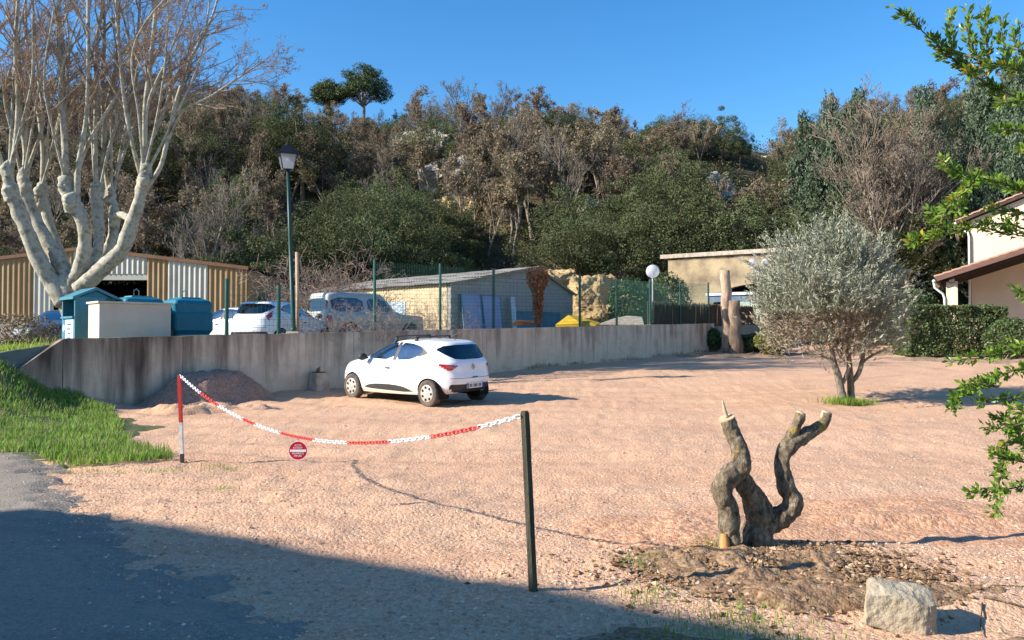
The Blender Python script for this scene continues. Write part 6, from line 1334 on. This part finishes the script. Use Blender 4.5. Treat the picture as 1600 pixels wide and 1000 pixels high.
# stems outside the frame that carry the branches
for k, (a, c) in enumerate(((1720, 150), (1690, 215), (1700, 300), (1690, 350), (1700, 520), (1700, 570), (1700, 640), (1700, 650), (1690, 480), (1690, 720))):
    e = at(a, c, SHY + .0) - sbp; e.y += .25; tw.tube(cr([(random.uniform(-.05, .05), random.uniform(-.05, .05), 0), (.12, .05, e.z * .35), (.5 * e.x + .15, e.y * .6, e.z * .75), tuple(e)], 16), np.linspace(.016, .006, 16), 6)
tw.build('stems', mat_sstem, shb, True); lf.build('foliage', mat_shrub, shb); yl.build('yellow_leaves', mat_yleaf, shb)
# ------------------------------------------------------------------ loose gravel, grass
def stone_mat():
    m, n, l, p = nt('loose_stone'); g_ = n.new('ShaderNodeNewGeometry'); r = g_.outputs['Random Per Island']
    l.new(ramp(n, l, r, [(0, (.36, .21, .14)), (.35, (.54, .35, .235)), (.7, (.66, .48, .345)), (1, (.78, .66, .52))]), p.inputs['Base Color']); p.inputs['Roughness'].default_value = .9; p.inputs['Specular IOR Level'].default_value = .2; return m
mat_stones = stone_mat()
def edge_x(y): return np.interp(y, edge[:, 1], edge[:, 0])
def stones(n, mat, name, lab, sampler, smin, smax, seed):
    rng = np.random.default_rng(seed); X, Y = sampler(rng, n); s_, t_ = wall_st(X, Y); ok = s_ < -.2; X, Y = X[ok], Y[ok]; n = len(X); Z = ground(X, Y) + relief(X, Y) + (.075 * sstep(.0, .45, edge_x(Y) - X) if name == 'verge_gravel' else .055 * np.exp(-(((X - 1.75) / .8) ** 2 + ((Y - 5.15) / .5) ** 2)) if name == 'clods' else 0 * X); sz = smin + (smax - smin) * rng.random(n) ** 3.5
    base = np.array([(1, 0, 0), (0, 1, 0), (-1, 0, 0), (0, -1, 0), (0, 0, 1), (0, 0, -1)], float); V = base[None] * rng.uniform(.55, 1.2, (n, 6, 1)) + rng.normal(size=(n, 6, 3)) * .16
    a = rng.uniform(0, 6.28, n); c, s = np.cos(a)[:, None], np.sin(a)[:, None]; x, y = V[..., 0] * c - V[..., 1] * s, V[..., 0] * s + V[..., 1] * c; V = np.stack([x, y * .8, V[..., 2] * .6], -1) * sz[:, None, None] + np.stack([X, Y, Z + sz * .25], -1)[:, None]
    t = np.array([[0, 1, 4], [1, 2, 4], [2, 3, 4], [3, 0, 4], [1, 0, 5], [2, 1, 5], [3, 2, 5], [0, 3, 5]]); MB_ = MB().add(V.reshape(-1, 3), t=(np.arange(n)[:, None, None] * 6 + t[None]).reshape(-1, 3)); tag(MB_.build(name, mat), lab, kind='stuff')
def samp_lot(rng, n):
    y = 2.6 * (26 / 2.6) ** (rng.random(n) ** 1.25); x = rng.uniform(-.75, .75, n) * y; ok = (x > edge_x(y) - .25 - .3 * rng.random(n)) & (fbm(x * .9, y * .9, 0, 51, 3) > rng.uniform(-1.2, .5, n)); return x[ok], y[ok]
stones(70000, mat_stones, 'loose_gravel', 'loose pink gravel scattered over the lot', samp_lot, .004, .017, 3)
def clod_mat():
    m, n, l, p = nt('earth_clod'); r = n.new('ShaderNodeNewGeometry').outputs['Random Per Island']
    l.new(ramp(n, l, r, [(0, (.12, .07, .04)), (.5, (.24, .15, .085)), (.85, (.36, .24, .145)), (1, (.55, .40, .27))]), p.inputs['Base Color']); p.inputs['Roughness'].default_value = .95; p.inputs['Specular IOR Level'].default_value = .1; return m
mat_clod = clod_mat()
def samp_mound(rng, n): return rng.normal(1.75, .5, n), rng.normal(5.12, .28, n)
stones(7500, mat_clod, 'clods', 'crumbly clods around the stump', samp_mound, .007, .03, 4)
def samp_verge(rng, n):
    t = rng.integers(0, 1500, n); o_ = rng.normal(.15, .45, n); p = E[t] + nn[t] * o_[:, None]; return p[:, 0], p[:, 1]
stones(22000, mat_stones, 'verge_gravel', 'gravel spilling over the lane edge', samp_verge, .004, .016, 6)
mat_grass = leafmat('grass_blade', (.14, .23, .035), (.24, .36, .055), (.37, .46, .10), 2.5, .5, .5, 0); mat_grassd = leafmat('dry_grass', (.14, .15, .05), (.24, .21, .10), (.33, .28, .15), 3, .3, .7, 0)
def grass(name, lab, X, Y, h, mat, seed, wdt=.006, terrace=False):
    rng = np.random.default_rng(seed); X, Y = np.asarray(X), np.asarray(Y); n = len(X); Z = ground(X, Y, terrace) + (0 if terrace else relief(X, Y)) + .02; hh = h * rng.uniform(.4, 1.25, n); a = rng.uniform(0, 6.28, n); ln = rng.uniform(.1, .7, n) * hh; dx, dy = np.cos(a), np.sin(a); B = np.stack([X, Y, Z], -1); wv = np.stack([-dy, dx, 0 * dx], -1) * wdt; Mv = B + np.stack([dx * ln * .35, dy * ln * .35, hh * .6], -1); Tv = B + np.stack([dx * ln, dy * ln, hh], -1)
    V = np.stack([B - wv, B + wv, Mv + wv * .7, Mv - wv * .7, Tv], 1).reshape(-1, 3); k = np.arange(n)[:, None] * 5; tag(MB().add(V, q=k + np.array([[0, 1, 2, 3]]), t=k + np.array([[3, 2, 4]])).build(name, mat), lab, kind='stuff')
GP = [(-4.15, 9.75), (-4.55, 8.95), (-6.1, 9.9), (-8.5, 11.9), (-12, 14.4), (-14, 17), (-10.3, 15.75), (-9.0, 16.7), (-8.1, 15.9), (-7.3, 14.4), (-5.8, 12.0)]
def ingp(X, Y, P): return np.array([inpoly(a, b, P) for a, b in zip(X, Y)])
rng = np.random.default_rng(31); X = rng.uniform(-14, -4, 90000); Y = rng.uniform(8.8, 17.2, 90000); X2 = X + .25 * vnoise(X * 1.5, Y * 1.5, 0, 71); Y2 = Y + .25 * vnoise(X * 1.5, Y * 1.5, 0, 72); k = ingp(X2, Y2, GP) & (fbm(X * .8, Y * .8, 0, 73, 3) > rng.uniform(-1.6, -.2, len(X))); X, Y = X[k], Y[k]
m_ = rng.random(len(X)) < .85; grass('grass_bank', 'bright green grass on the bank at the left', X[m_], Y[m_], .12, mat_grass, 1, .008); grass('dry_grass', 'dry blades in the grass bank', X[~m_], Y[~m_], .15, mat_grassd, 2, .007)
gx, gy = [], []
for px, py, n, r in ((1325, 630, 900, .16), (250, 742, 120, .16), (340, 733, 120, .18), (352, 771, 40, .07), (1108, 862, 130, .11), (1000, 890, 70, .08), (1160, 965, 130, .13), (1120, 990, 180, .2), (1010, 945, 100, .1), (1220, 990, 130, .18), (1060, 985, 100, .16), (150, 745, 120, .25), (1135, 880, 30, .04)):
    p = pix_ground(px, py); gx += list(p.x + rng.normal(size=n) * r * (1.6 if py < 650 else 1)); gy += list(p.y + rng.normal(size=n) * r * .7)
nb = 900; grass('grass_tufts', 'small grass tufts dotted over the gravel', gx[:nb], gy[:nb], .14, mat_grass, 3, .007); grass('near_tufts', 'sparse grass tufts near the stump and lane', gx[nb:], gy[nb:], .04, mat_grass, 4, .003)
X = rng.uniform(-20, -9.6, 30000); Y = rng.uniform(15.5, 24, 30000); s_, t_ = wall_st(X, Y); k = (s_ > .25) & (t_ < .2) & (fbm(X * .8, Y * .8, 0, 75, 3) > rng.uniform(-1, .4, len(X))); grass('terrace_grass', 'rough grass on the slope beyond the wall end', X[k], Y[k], .2, mat_grass, 5, .01, True)
tt = rng.uniform(5, 24, 900); tt = tt[vnoise(tt * 1.3, 0, 0, 9) > .35]; p = W0 + WD * tt[:, None] + WN * (-.17 - rng.exponential(.04, len(tt)))[:, None]; grass('wall_weeds', 'weeds along the foot of the wall', p[:, 0], p[:, 1], .12, mat_grassd, 6, .006)
